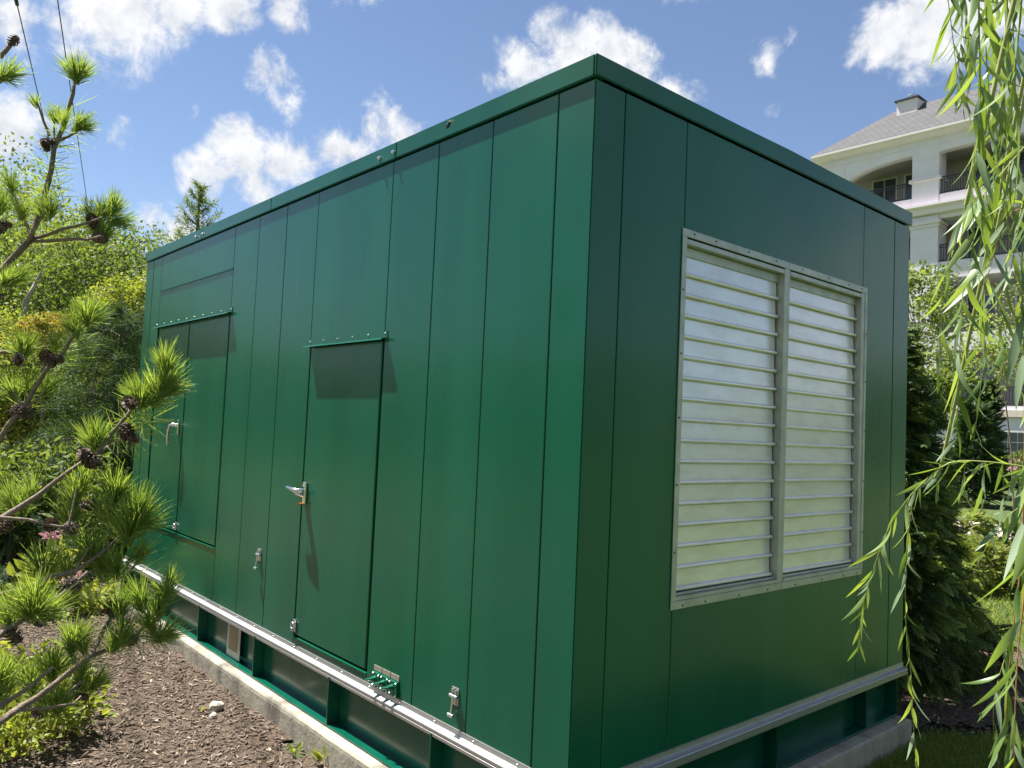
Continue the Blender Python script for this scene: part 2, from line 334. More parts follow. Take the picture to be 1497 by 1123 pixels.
tag(chips('mulch_chips', 14000, (-1.0, 0.6), (2.95, 5.6), mulch_z2, lambda x, y: (x > -0.9) & (y > 2.98 + 0.9 * np.clip(x, 0, .6)) & (x < 0.46), (0.009, 0.03)), 'dark bark mulch under the evergreen shrub', 'mulch')
# grass blades near the slab
GRASS = leafmat('grass_blade', (0.105, 0.165, 0.036), (0.185, 0.250, 0.062), (0.29, 0.34, 0.105), 0.6, 0.42, 0.25)
def grass(name, n, region, h, w, label):
    (x0, x1), (y0, y1), keep = region; x = rng.uniform(x0, x1, n); y = rng.uniform(y0, y1, n); k = keep(x, y); x, y = x[k], y[k]; n = len(x)
    pos = np.stack([x, y, gz(x, y) - 0.014], 1); d = np.stack([rng.normal(size=n) * 0.45, rng.normal(size=n) * 0.45, np.ones(n)], 1)
    tv = np.array([[-.5, 0, 0], [.5, 0, 0], [.34, .05, .55], [-.34, .05, .55], [.06, .22, 1.], [-.06, .22, 1.]]); tf = np.array([[0, 1, 2, 3], [3, 2, 4, 5]])
    hh = h * (0.45 + 0.75 * rng.random(n)); V, Fq = scatter(tv, tf, pos, d, hh, rng.uniform(0, 6.28, n), w / hh)
    o = obj(name, fast_mesh(name, V, Fq, np.repeat(rng.random(n), 6)), GRASS); tag(o, label, 'grass', kind='stuff')
grass('grass_blades', 60000, ((0.08, 1.5), (1.6, 4.6), lambda x, y: ~((x < 0.46) & (y > 3.0 + 0.9 * np.clip(x, 0, .6) + 0.04 * np.sin(x * 31 + y * 17)))), 0.05, 0.0045, 'short green lawn at the foot of the slab')
grass('grass_blades', 60000, ((-3.4, 2.4), (4.2, 13.5), lambda x, y: ~((x < 0.5) & (y < 6.2)) & ~((y > 12.6))), 0.07, 0.011, 'sunny lawn beyond the evergreen shrub')

# ------------------------------------------------------------------ generator enclosure
Z0 = 0.44                       # top of the aluminium rail
GEN = thing('generator_enclosure', (-2.74, 1.41, 0.0), 'large dark green metal generator enclosure with louvred end', 'generator')
HT = 2.625; UL = 5.489; VR = 2.831
def lbox(name, u0, u1, o0, o1, z0, z1, m=None, parent=GEN, bevel=0.0025): return MB().box(-u1, -u0, -o1, -o0, Z0 + z0, Z0 + z1).build(name, m or GREEN, parent, bevel)
def ebox(name, v0, v1, o0, o1, z0, z1, m=None, parent=GEN, bevel=0.0025): return MB().box(o0, o1, v0, v1, Z0 + z0, Z0 + z1).build(name, m or GREEN, parent, bevel)
# dark inner body behind the panels, closed at the back and the far side
MB().box(-UL + 0.09, -0.09, 0.09, VR - 0.09, Z0 - 0.02, Z0 + HT + 0.06).build('inner_body', DARKGAP, GEN)
G = 0.0024
# corner posts wrap both faces
def corner_post(x0, x1, y0, y1): MB().box(x0, x1, y0, y1, Z0 - 0.01, Z0 + HT).build('corner_post', GREEN, GEN, 0.004, 2)
corner_post(-0.200 + G, 0.0, 0.0, 0.176 - G); corner_post(-UL, -5.290 - G, 0.0, 0.2)
corner_post(-0.2, 0.0, 2.624 + G, VR); corner_post(-UL, -UL + 0.2, VR - 0.2, VR)
TH = -0.026
def lpanel(u0, u1, z0, z1, name='wall_panel', o=0.0): return lbox(name, u0 + G, u1 - G, TH, o + random.uniform(-0.0006, 0.0006), z0, z1)
for a, b in ((0.2, 0.606), (0.606, 1.008), (1.008, 1.405), (2.213, 2.631), (2.631, 3.046), (3.046, 3.46), (5.06, 5.29)): lpanel(a, b, -0.01, HT)
lpanel(1.405, 2.213, 1.712, HT); lpanel(1.405, 2.213, -0.01, 0.037)
lpanel(3.46, 5.06, 2.325 + G, HT); lpanel(3.46, 5.06, 2.012, 2.325 - G); lpanel(3.46, 5.06, -0.01, 0.357)
lbox('panel_lip', 3.47, 5.05, -0.004, 0.0060, 2.3205, 2.3245, bevel=0)
for a, b in ((0.176, 0.577), (2.227, 2.624)): ebox('wall_panel', a + G, b - G, TH, 0.0, -0.01, HT)
ebox('wall_panel', 0.577 + G, 2.227 - G, TH, 0.0005, 2.13, HT); ebox('wall_panel', 0.577 + G, 2.227 - G, TH, 0.0005, -0.01, 0.60)
# back and far side: plain panels
for k in range(13): MB().box(-UL + 0.2 + k * 0.3914 + G, -UL + 0.2 + (k + 1) * 0.3914 - G, VR - 0.026, VR, Z0 - 0.01, Z0 + HT).build('wall_panel', GREEN, GEN, 0.0025)
for k in range(6): MB().box(-UL, -UL + 0.026, 0.2 + k * 0.4052 + G, 0.2 + (k + 1) * 0.4052 - G, Z0 - 0.01, Z0 + HT).build('wall_panel', GREEN, GEN, 0.0025)
# recessed sheets behind the doors, near-black: gap shade put into the colour
lbox('door_gap_backing', 1.405 + G, 2.213, -0.07, -0.045, 0.037, 1.712, DARKGAP, bevel=0); lbox('door_gap_backing', 3.46, 5.06, -0.07, -0.045, 0.357, 2.012, DARKGAP, bevel=0)
lbox('door_ledge', 1.408, 2.210, -0.05, 0.0055, 0.0375, 0.0420, bevel=0); lbox('door_ledge', 3.463, 5.057, -0.05, 0.0055, 0.3575, 0.3625, bevel=0)
door1 = lbox('door', 1.432, 2.209, -0.045, -0.004, 0.052, 1.705, bevel=0.004)
door2 = lbox('door', 3.490, 4.279, -0.045, -0.004, 0.372, 2.006, bevel=0.004); door3 = lbox('door', 4.301, 5.030, -0.045, -0.004, 0.372, 2.006, bevel=0.004)
# drip hoods over the doors
def hood(u0, u1, z):
    m = MB(); t = 0.0035
    m.prism([(-0.0, z + 0.040), (-t, z + 0.040), (-t, z + 0.004), (-0.035, z - 0.001), (-0.038, z - 0.009), (-0.035, z - 0.009), (-0.032, z - 0.004), (-0.0, z - 0.001)], 'x', -u1, -u0)
    h = m.build('drip_hood', GREEN, GEN)
    r = MB(); n = max(5, int((u1 - u0) / 0.17) + 1)
    for k in range(n):
        u = u0 + 0.02 + (u1 - u0 - 0.04) * k / (n - 1); r.tube([(-u, -t, z + 0.027), (-u, -t - 0.004, z + 0.027)], [0.0042, 0.003], 8)
    tag(r.build('hood_rivets', ZINC, h), kind='stuff')
hood(1.375, 2.232, Z0 + 1.709); hood(3.425, 5.09, Z0 + 2.008)
# roof cap: fascia on four sides and the roof sheet
co = 0.012; zb, zt = Z0 + 2.633, Z0 + 2.718
def fascia(x0, x1, y0, y1): MB().box(x0, x1, y0, y1, zb, zt).build('roof_fascia', GREEN, GEN, 0.004, 2)
for a, b in ((-UL - co, -4.115), (-4.1135, -2.862), (-2.8605, -1.372), (-1.3705, -0.0015)): fascia(a, b, -co, 0.05)
fascia(0.0, co, -co, VR + co); fascia(-UL - co, -0.0015, VR - 0.05, VR + co); fascia(-UL - co, -UL + 0.05, 0.0515, VR - 0.0515)
MB().prism([(-0.002, zt - 0.004), (VR / 2, zt + 0.012), (VR + 0.002, zt - 0.004), (VR + 0.002, zt - 0.03), (-0.002, zt - 0.03)], 'x', -UL, -0.002).build('roof', GREEN, GEN)
for u in (4.225, 4.08, 1.528, 1.394):
    z = Z0 + 2.667; m = MB(); m.tube([(-u, -co, z), (-u, -co - 0.006, z)], 0.012, 6).tube([(-u, -co - 0.006, z), (-u, -co - 0.013, z)], [0.009, 0.007], 6); m.build('cap_bolt', ZINC, GEN)
# aluminium rail round the foot
def rail_prof(s):   # (outward, z) -> profile points
    p = [(0.0, 0.0), (0.004, 0.0), (0.0045, -0.023), (0.010, -0.0255), (0.029, -0.031), (0.0315, -0.034), (0.0315, -0.045), (0.0285, -0.0465), (0.0285, -0.0490), (0.0315, -0.0505), (0.0315, -0.0640), (0.0, -0.0640)]
    return [(s * a, Z0 + b) for a, b in p]
MB().prism(rail_prof(-1), 'x', -UL - 0.0315, -0.0).build('base_rail', ALU, GEN)
MB().prism(rail_prof(1), 'y', -0.0315, VR).build('base_rail', ALU, GEN)
m = MB()
for u in np.arange(0.27, 5.4, 0.2735): m.tube([(-u, -0.0042, Z0 - 0.013), (-u, -0.0085, Z0 - 0.013)], [0.0052, 0.003], 8)
tag(m.build('rail_screws', ALU_W, GEN), kind='stuff')
m = MB()
for v in np.arange(0.22, 2.8, 0.21): m.tube([(0.0042, v, Z0 - 0.012), (0.0085, v, Z0 - 0.012)], [0.0052, 0.003], 8)
tag(m.build('rail_screws', ALU_W, GEN), kind='stuff')
# skid: web, bottom flange, stiffener plates
zs = Z0 - 0.305; zr = Z0 - 0.063
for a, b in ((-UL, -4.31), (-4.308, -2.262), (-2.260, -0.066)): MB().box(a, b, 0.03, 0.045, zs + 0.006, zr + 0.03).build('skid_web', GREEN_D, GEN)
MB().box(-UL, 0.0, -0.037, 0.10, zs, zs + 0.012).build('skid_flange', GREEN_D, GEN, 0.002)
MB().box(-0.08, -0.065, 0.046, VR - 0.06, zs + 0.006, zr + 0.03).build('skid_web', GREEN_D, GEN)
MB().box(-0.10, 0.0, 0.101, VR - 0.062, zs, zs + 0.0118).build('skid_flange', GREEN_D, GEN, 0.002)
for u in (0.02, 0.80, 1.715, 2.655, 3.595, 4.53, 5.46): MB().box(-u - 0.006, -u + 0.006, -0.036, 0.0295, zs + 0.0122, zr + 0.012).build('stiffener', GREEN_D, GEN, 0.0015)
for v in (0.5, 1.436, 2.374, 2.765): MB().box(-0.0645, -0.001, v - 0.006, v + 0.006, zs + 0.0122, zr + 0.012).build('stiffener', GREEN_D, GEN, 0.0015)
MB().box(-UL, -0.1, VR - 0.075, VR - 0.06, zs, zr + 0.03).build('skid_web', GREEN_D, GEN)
# louvre in the end wall
FL = (0.561, 2.269, 0.565, 2.163); FM = 1.424
LV = MB().box(-0.07, -0.055, FL[0] + 0.03, FL[1] - 0.03, Z0 + FL[2] + 0.03, Z0 + FL[3] - 0.03).build('louvre_backing', DARKGAP, GEN)
def lvb(name, v0, v1, o0, o1, z0, z1, m=ALU_W, bevel=0.0015): return ebox(name, v0, v1, o0, o1, z0, z1, m, GEN, bevel)
for (a, b) in ((FL[0], FM - 0.0012), (FM + 0.0012, FL[1])):
    lvb('louvre_frame', a, b, 0.001, 0.0065, FL[3] - 0.033, FL[3]); lvb('louvre_frame', a, b, 0.001, 0.0065, FL[2], FL[2] + 0.033)
    lvb('louvre_frame', a + 0.02, b - 0.02, -0.05, 0.003, FL[3] - 0.062, FL[3] - 0.040); lvb('louvre_header', a + 0.02, b - 0.02, -0.05, -0.030, FL[3] - 0.104, FL[3] - 0.064)
    lvb('louvre_sill', a + 0.02, b - 0.02, -0.05, 0.0045, FL[2] + 0.034, FL[2] + 0.050); lvb('louvre_sill', a + 0.02, b - 0.02, -0.05, -0.012, FL[2] + 0.051, FL[2] + 0.062)
lvb('louvre_jamb', FL[0], FL[0] + 0.022, 0.0015, 0.008, FL[2] + 0.0335, FL[3] - 0.0335); lvb('louvre_jamb', FL[0] + 0.022, FL[0] + 0.034, -0.05, 0.005, FL[2] + 0.0335, FL[3] - 0.0335)
lvb('louvre_jamb', FL[1] - 0.022, FL[1], 0.0015, 0.008, FL[2] + 0.0335, FL[3] - 0.0335); lvb('louvre_jamb', FL[1] - 0.060, FL[1] - 0.0225, -0.05, 0.004, FL[2] + 0.0335, FL[3] - 0.0335)
lvb('louvre_mullion', FM - 0.038, FM - 0.0012, -0.05, 0.006, FL[2] + 0.0335, FL[3] - 0.0335); lvb('louvre_mullion', FM + 0.0012, FM + 0.012, -0.05, 0.005, FL[2] + 0.0335, FL[3] - 0.0335)
NS = 16; zb0, zt0 = Z0 + FL[2] + 0.064, Z0 + FL[3] - 0.106; pit = (zt0 - zb0) / NS
for (a, b) in ((FL[0] + 0.036, FM - 0.046), (FM + 0.014, FL[1] - 0.068)):
    for k in range(NS):
        z1 = zt0 - k * pit; z0 = z1 - pit; j = random.uniform(-0.0015, 0.0015); t = -0.038; q = -0.029 + j
        # broad blade leaning out towards its foot, with a rolled bead along the lower edge
        prof = [(t - 0.004, z1 + 0.006), (t, z1 + 0.006), (q - 0.004, z0 + 0.021)]
        for i in range(7):
            an = math.radians(100 - i * 38); prof.append((q + 0.003 + 0.0088 * math.cos(an), z0 + 0.0108 + 0.0088 * math.sin(an)))
        prof += [(q - 0.009, z0 + 0.008), (q - 0.009, z0 + 0.02)]
        MB().prism(prof, 'y', a + random.uniform(0, 0.002), b - random.uniform(0, 0.004)).build('louvre_blade', SLAT, GEN)
m = MB()
for v in (0.64, 0.80, 1.06, 1.30, 1.55, 1.82, 2.05, 2.2):
    for z in (FL[2] + 0.012, FL[3] - 0.014): m.tube([(0.0065, v, Z0 + z), (0.0095, v, Z0 + z)], [0.005, 0.003], 6)
for z in (0.8, 1.08, 1.36, 1.63, 1.9):
    for v in (FL[0] + 0.010, FL[1] - 0.010): m.tube([(0.008, v, Z0 + z), (0.011, v, Z0 + z)], [0.005, 0.003], 6)
tag(m.build('louvre_rivets', BLACK, GEN), kind='stuff')
# door hardware
def lp(u, o, z): return (-u, -o, Z0 + z)
hd = lbox('door_handle', 2.150, 2.185, -0.004, 0.012, 0.800, 0.925, CHROME, door1, 0.004)
m = MB(); m.tube([lp(2.168, 0.010, 0.872), lp(2.168, 0.050, 0.874), lp(2.182, 0.058, 0.876), lp(2.23, 0.058, 0.880), lp(2.292, 0.056, 0.884)], [0.013, 0.014, 0.014, 0.012, 0.009], 10)
m.tube([lp(2.168, 0.010, 0.846), lp(2.168, 0.050, 0.858), lp(2.182, 0.056, 0.866)], [0.010, 0.012, 0.012], 8); m.tube([lp(2.168, 0.008, 0.905), lp(2.168, 0.016, 0.905)], 0.009, 8); m.build('handle_lever', CHROME, hd)
MB().box(*sorted((-2.176, -2.155)), -0.045, -0.012, Z0 + 0.796, Z0 + 0.804).build('lock_tab', BRASS, hd)
hd = lbox('door_handle', 4.355, 4.385, -0.004, 0.012, 1.115, 1.235, CHROME, door3, 0.004)
m = MB(); m.tube([lp(4.37, 0.010, 1.19), lp(4.37, 0.048, 1.196), lp(4.40, 0.060, 1.186), lp(4.425, 0.062, 1.15), lp(4.435, 0.060, 1.09), lp(4.44, 0.056, 1.03)], [0.013, 0.013, 0.012, 0.010, 0.008, 0.006], 10); m.build('handle_lever', CHROME, hd)
MB().box(-4.378, -4.360, -0.050, -0.012, Z0 + 1.112, Z0 + 1.120).build('lock_tab', CHROME, hd)
def toggle(u, z1, z0):
    b = lbox('toggle_latch', u - 0.024, u + 0.024, 0.0005, 0.004, z1 - 0.075, z1, ZINC, GEN, 0.001)
    m = MB(); m.tube([lp(u - 0.026, 0.012, z1 - 0.036), lp(u + 0.026, 0.012, z1 - 0.036)], 0.007, 8); m.box(-u - 0.018, -u - 0.012, -0.012, -0.004, Z0 + z1 - 0.036, Z0 + z1 - 0.008).box(-u + 0.012, -u + 0.018, -0.012, -0.004, Z0 + z1 - 0.036, Z0 + z1 - 0.008)
    m.tube([lp(u, 0.014, z1 - 0.034), lp(u, 0.022, z0 + 0.012)], 0.0042, 8); m.tube([lp(u - 0.018, 0.022, z0 + 0.006), lp(u + 0.018, 0.022, z0 + 0.006)], 0.008, 8); m.build('latch_rod', ZINC, b)
toggle(0.682, 0.170, 0.050); toggle(2.73, 0.464, 0.338)
def hasp(u, z0, z1):
    b = lbox('hasp', u - 0.016, u + 0.016, -0.003, 0.004, z0, z1, ZINC, GEN, 0.001); c = (z0 + z1) / 2
    m = MB(); ring = [lp(u + 0.016 * math.cos(a) + 0.006, 0.013, c + 0.017 * math.sin(a)) for a in np.linspace(0, 2 * math.pi, 13)]; m.tube(ring, 0.0045, 6, False)
    m.box(-u - 0.014, -u + 0.008, -0.016, -0.004, Z0 + z0 + 0.004, Z0 + z0 + 0.014); m.build('hasp_ring', ZINC, b)
hasp(2.203, 0.070, 0.138); hasp(4.283, 0.384, 0.444)
# three valve blocks with engraved labels, standing just above the rail
LABEL = flat('engraved_label', (0.36, 0.33, 0.27), 0.5, 0.3, 0.35, 140, 0, (1, 1, 6))
for k in range(3):
    u1 = 1.334 - 0.0755 * k; u0 = u1 - 0.070
    vb = lbox('drain_valve', u0, u1, 0.0, 0.014, 0.004, 0.074, GREEN, GEN, 0.0015); uc = (u0 + u1) / 2
    lbox('valve_label', u0, u1, 0.0005, 0.003, 0.0775, 0.1025, LABEL, vb, 0)
    m = MB(); m.tube([lp(uc, 0.014, 0.046), lp(uc, 0.040, 0.046)], [0.014, 0.010], 10); m.tube([lp(uc - 0.004, 0.036, 0.048), lp(uc + 0.018, 0.052, 0.042), lp(uc + 0.03, 0.056, 0.038)], [0.007, 0.006, 0.004], 8); m.build('valve_tap', GREEN, vb)
    m = MB()
    for du in (0.010, 0.060):
        for z in (0.012, 0.066): m.tube([lp(u0 + du, 0.014, z), lp(u0 + du, 0.018, z)], [0.005, 0.003], 6)
    tag(m.build('valve_screws', ZINC, vb), kind='stuff')
# tag plate hanging under the rail
tp = MB().box(-3.155, -2.945, 0.0, 0.004, Z0 - 0.285, Z0 - 0.064).build('tag_plate', ALU_W, GEN, 0.001)
def sticker_material():
    m, nt, b = nodes_of('printed_sticker'); tc = nt.nodes.new('ShaderNodeTexCoord'); wv = nt.nodes.new('ShaderNodeTexWave'); wv.bands_direction = 'Z'
    wv.inputs['Scale'].default_value = 34; wv.inputs['Distortion'].default_value = 3.0; wv.inputs['Detail Scale'].default_value = 9; nt.links.new(tc.outputs['Object'], wv.inputs['Vector'])
    nt.links.new(ramp(nt, wv.outputs[0], [(0.35, (0.16, 0.11, 0.05)), (0.6, (0.36, 0.28, 0.16))]), b.inputs['Base Color']); b.inputs['Roughness'].default_value = 0.6; return m
MB().box(-3.120, -2.985, -0.0022, -0.0003, Z0 - 0.240, Z0 - 0.068).build('printed_sticker', sticker_material(), tp)

# concrete slab with a worn edge
SL = thing('concrete_slab', (-2.74, 1.41, 0.0), 'stained concrete slab carrying the green generator enclosure', 'slab')
def slab_mesh():
    bm = bmesh.new(); x0, x1, y0, y1, z1 = -UL - 0.09, 0.075, -0.095, 2.795, Z0 - 0.306
    nx, ny = 150, 80; ring = [(x0 + (x1 - x0) * i / nx, y0) for i in range(nx)] + [(x1, y0 + (y1 - y0) * i / ny) for i in range(ny)] + [(x1 - (x1 - x0) * i / nx, y1) for i in range(nx)] + [(x0, y1 - (y1 - y0) * i / ny) for i in range(ny)]
    cx, cy = (x0 + x1) / 2, (y0 + y1) / 2; rows = []
    for (ins, z, amp) in ((0.0, -0.25, 0), (0.0, 0.04, 0.003), (0.0, z1 - 0.030, 0.003), (0.0015, z1 - 0.010, 0.0045), (0.010, z1 - 0.0012, 0.003), (0.035, z1, 0.0)):
        r = []
        for (x, y) in ring:
            sx = -1 if abs(x - x1) < 1e-6 else (1 if abs(x - x0) < 1e-6 else 0); sy = -1 if abs(y - y1) < 1e-6 else (1 if abs(y - y0) < 1e-6 else 0)
            n = float(vnoise(np.array(x * 1.0 + z), np.array(y), 9.0, 12)); e = ins + amp * (n + 0.4) if amp else ins
            r.append(bm.verts.new((x + sx * e, y + sy * e, z - (abs(n) * amp * 0.8 if amp > 0.004 else 0))))
        rows.append(r)
    n = len(ring)
    for a, b in zip(rows, rows[1:]):
        for i in range(n): bm.faces.new((a[i], a[(i + 1) % n], b[(i + 1) % n], b[i]))
    bm.faces.new(rows[-1]); me = bpy.data.meshes.new('slab_body'); bmesh.ops.recalc_face_normals(bm, faces=bm.faces); bm.to_mesh(me); bm.free(); return me
obj('slab_body', slab_mesh(), CONC, SL)
# ------------------------------------------------------------------ vegetation builders
L_LIGHT = leafmat('leaf_light', (0.062, 0.108, 0.032), (0.140, 0.200, 0.066), (0.260, 0.315, 0.120), 0.5, 0.42)
L_MID = leafmat('leaf_mid', (0.045, 0.085, 0.024), (0.105, 0.155, 0.045), (0.200, 0.250, 0.085), 0.45, 0.42)
L_DARK = leafmat('leaf_dark', (0.010, 0.030, 0.009), (0.024, 0.060, 0.016), (0.060, 0.115, 0.030), 0.35, 0.22, 0.6)
L_GOLD = leafmat('leaf_gold', (0.095, 0.140, 0.026), (0.190, 0.240, 0.050), (0.310, 0.350, 0.095), 0.45, 0.4)
L_ORANGE = leafmat('leaf_orange', (0.150, 0.185, 0.035), (0.225, 0.220, 0.050), (0.330, 0.215, 0.080), 0.5, 0.4)
L_YEW = leafmat('leaf_evergreen', (0.010, 0.030, 0.010), (0.045, 0.092, 0.024), (0.290, 0.360, 0.115), 0.4, 0.34, 0.5)  # wide range: shaded interior and sunlit tips put into the colour
L_CONIF = leafmat('leaf_conifer', (0.050, 0.095, 0.030), (0.095, 0.150, 0.048), (0.160, 0.215, 0.075), 0.5, 0.4, 0.4)
L_BLUEC = leafmat('leaf_soft_pine', (0.020, 0.050, 0.020), (0.045, 0.090, 0.035), (0.085, 0.135, 0.055), 0.5, 0.25, 0.4)
L_PINE = leafmat('pine_needle', (0.105, 0.180, 0.044), (0.205, 0.305, 0.082), (0.340, 0.420, 0.155), 0.42, 0.45, 0.5)
L_PETAL = leafmat('petal', (0.42, 0.20, 0.22), (0.55, 0.27, 0.32), (0.66, 0.42, 0.42), 0.6, 0.3, 0.2, (1, 1, 1, 1))
L_CREAM = leafmat('petal_cream', (0.42, 0.40, 0.24), (0.52, 0.36, 0.24), (0.60, 0.45, 0.38), 0.6, 0.3, 0.2, (1, 1, 1, 1))
def clump_leaves(centers, rads, per, leaf, bias=(0, 0, 0), outward=0.0, tmpl=LEAF4, squash=0.75, cr=0.55):
    P, D, S, R_ = [], [], [], []
    for c, r in zip(centers, rads):
        n = per if np.isscalar(per) else per[len(P)]
        g = rng.normal(size=(n, 3)); g /= np.linalg.norm(g, axis=1, keepdims=True); g *= (rng.random((n, 1)) ** 0.5); g[:, 2] *= squash
        P.append(c + g * r); D.append(unit(n) + np.array(bias) + outward * g); S.append(leaf * (0.6 + 0.8 * rng.random(n)))
        R_.append(np.clip(cr * rng.random() + (1 - cr) * rng.random(n), 0, 1))
    P, D, S, R_ = np.concatenate(P), np.concatenate(D), np.concatenate(S), np.concatenate(R_)
    V, Fq = scatter(tmpl[0], tmpl[1], P, D, S, rng.uniform(0, 6.28, len(P))); return V, Fq, np.repeat(R_, len(tmpl[0]))
def ell_points(n, c, r, shell=0.55):
    g = unit(n) * (shell + (1 - shell) * rng.random((n, 1)) ** 0.7); return np.asarray(c) + g * np.asarray(r)
def broad_tree(name, base, c, r, nclump, per, leaf, m, label, cat='tree', group=None, clump=0.22, trunk=0.09, bark=None, tmpl=LEAF4, shell=0.5, flip=0.0, stems=1):
    base = np.asarray(base, float); c = np.asarray(c, float); r = np.asarray(r, float)
    t = thing(name, base, label, cat, group); cs = ell_points(nclump, c, r, shell); rr = clump * r.mean() * (0.7 + 0.7 * rng.random(nclump))
    V, Fq, R_ = clump_leaves(cs, rr * 1.6, per, leaf, (0, 0, 0.25), 0.6, tmpl); obj('crown', fast_mesh('crown', V, Fq, R_), m, t)
    mb = MB(); fork = c - np.array([0, 0, r[2] * 0.6]); fork[2] = max(fork[2], base[2] + 0.1)
    for s_ in range(stems):
        j = rng.normal(size=3) * 0.06 * stems; j[2] = 0
        mb.tube([base + j + np.array([0, 0, -0.1]), base * 0.5 + fork * 0.5 + rng.normal(size=3) * 0.04 * trunk * 8 + j, fork], [trunk, trunk * 0.8, trunk * 0.6], 8)
    for k in range(min(nclump, 26)):
        q = cs[k]; mid = fork * 0.45 + q * 0.55 + rng.normal(size=3) * 0.08 * r.mean() + np.array([0, 0, 0.08 * r[2]]); mb.tube([fork, mid, q], [trunk * 0.4, trunk * 0.22, trunk * 0.06], 5)
    mb.build('trunk', bark or BARK, t); return t
def conifer(name, base, h, r, m, label, nb=90, per=60, need=0.05, wid=0.007, droop=-0.25, group=None, cat='tree', top=1.0, spread=0.5, shape=0.75):
    base = np.asarray(base, float); t = thing(name, base, label, cat, group); P, D, S, R_ = [], [], [], []; mb = MB(); mb.tube([base - [0, 0, 0.1], base + [0, 0, h * 0.55], base + [0, 0, h]], [0.016 * h, 0.010 * h, 0.002 * h], 7)
    for k in range(nb):
        f = (k + rng.random()) / nb; z = h * (0.08 + 0.92 * f); L_ = r * (1 - f) ** shape * (0.75 + 0.5 * rng.random()) + 0.05; an = k * 2.39996 + rng.normal() * 0.3
        d = np.array([math.cos(an), math.sin(an), 0.0]); n = int(per * (0.35 + 0.65 * L_ / (r + 0.05))); s_ = rng.random(n) ** 0.65
        p0 = base + [0, 0, z]; up = 0.5 * f + 0.1
        pts = p0 + d * (L_ * s_)[:, None]; pts[:, 2] += L_ * (up * s_ + droop * s_ ** 2); pts += rng.normal(size=(n, 3)) * L_ * 0.09 * spread
        P.append(pts); D.append(d * 0.8 + unit(n) * spread * 1.3 + np.array([0, 0, 0.15])); S.append(need * (0.6 + 0.8 * rng.random(n))); R_.append(np.clip(0.35 * rng.random() + 0.5 * rng.random(n) + 0.25 * s_, 0, 1))
        if k % 2 == 0: mb.tube([p0, p0 + d * L_ * 0.5 + [0, 0, L_ * (up * .5 + droop * .25)], p0 + d * L_ * 0.95 + [0, 0, L_ * (up + droop) * .95]], [0.006 * h ** .5, 0.004 * h ** .5, 0.0015], 4, False)
    P, D, S, R_ = map(np.concatenate, (P, D, S, R_)); V, Fq = scatter(NEED4[0], NEED4[1], P, D, S, rng.uniform(0, 6.28, len(P)), wid / S)
    obj('crown', fast_mesh('crown', V, Fq, np.repeat(R_, 4)), m, t); mb.build('trunk', BARK, t); return t
SPRAY = None
def spray_template():
    # a flat fan of scale-like leaflets, unit length along the third axis
    v, f = [], []
    def leaflet(p, d, l, w):
        n = np.array([-d[1], d[0]]); b = len(v)
        for q in (p, p + d * l * 0.5 + n * w, p + d * l, p + d * l * 0.5 - n * w): v.append([q[0], -0.25 * (q[1] ** 2) + 0.02 * rng.normal(), q[1]])
        f.append([b, b + 1, b + 2, b + 3])
    for k in range(9):
        y = 0.08 + 0.86 * k / 8
        for s_ in ((-1, 1) if k < 8 else (0,)):
            a = math.radians(46 - 20 * k / 8) * s_; l = 0.42 * (1 - 0.55 * k / 8); d = np.array([math.sin(a), math.cos(a)]); o = np.array([0, y])
            leaflet(o, d, l, 0.03)
            for q in (0.25, 0.5, 0.75): leaflet(o + d * l * q, np.array([math.sin(a + 0.7), math.cos(a + 0.7)]), l * 0.44, 0.020); leaflet(o + d * l * q, np.array([math.sin(a - 0.7), math.cos(a - 0.7)]), l * 0.44, 0.020)
    return np.array(v), np.array(f)
def spray_shrub(name, base, h, r, n, size, m, label, cat='shrub', group=None, droop=-0.35, core=0.55, pw=0.55, lean=(0, 0)):
    tv, tf = spray_template(); base = np.asarray(base, float); t = thing(name, base, label, cat, group)
    f = rng.random(n) ** 1.15; an = rng.uniform(0, 6.283, n); rad = r * (1 - f) ** pw * (core + (1 - core) * rng.random(n) ** 0.5) * (0.88 + 0.24 * np.sin(an * 3 + f * 9))
    d = np.stack([np.cos(an), np.sin(an), np.zeros(n)], 1); P = base + d * rad[:, None]; P[:, 2] += 0.06 * h + f * h * 0.94; P[:, 0] += lean[0] * f; P[:, 1] += lean[1] * f
    D = d + np.array([0, 0, 1.0]) * (droop + 0.55 * f + 0.25 * rng.normal(size=n))[:, None] + 0.25 * rng.normal(size=(n, 3)); S = size * (0.6 + 0.7 * rng.random(n))
    roll = rng.normal(size=n) * 0.8; V, Fq = scatter(tv, tf, P, D, S, roll)
    tip = (tv[:, 2] * 0.45)[None, :]; R_ = np.clip(0.45 * rng.random((n, 1)) + tip * (0.3 + 0.7 * rng.random((n, 1))), 0, 1).ravel()  # paler towards the spray tips: sunlit fringes painted into the colour
    obj('foliage', fast_mesh('foliage', V, Fq, R_), m, t)
    mb = MB(); mb.tube([base - [0, 0, .08], base + [0, 0, h * 0.5], base + [lean[0] * .9, lean[1] * .9, h * 0.95]], [0.035 * h ** .5, 0.02 * h ** .5, 0.004], 7)
    for k in range(24):
        i = rng.integers(n); q = P[i]; z0 = base + (q - base) * np.array([0, 0, 0.8]); mb.tube([z0, q], [0.007, 0.002], 4, False)
    mb.build('stem', BARK, t); return t
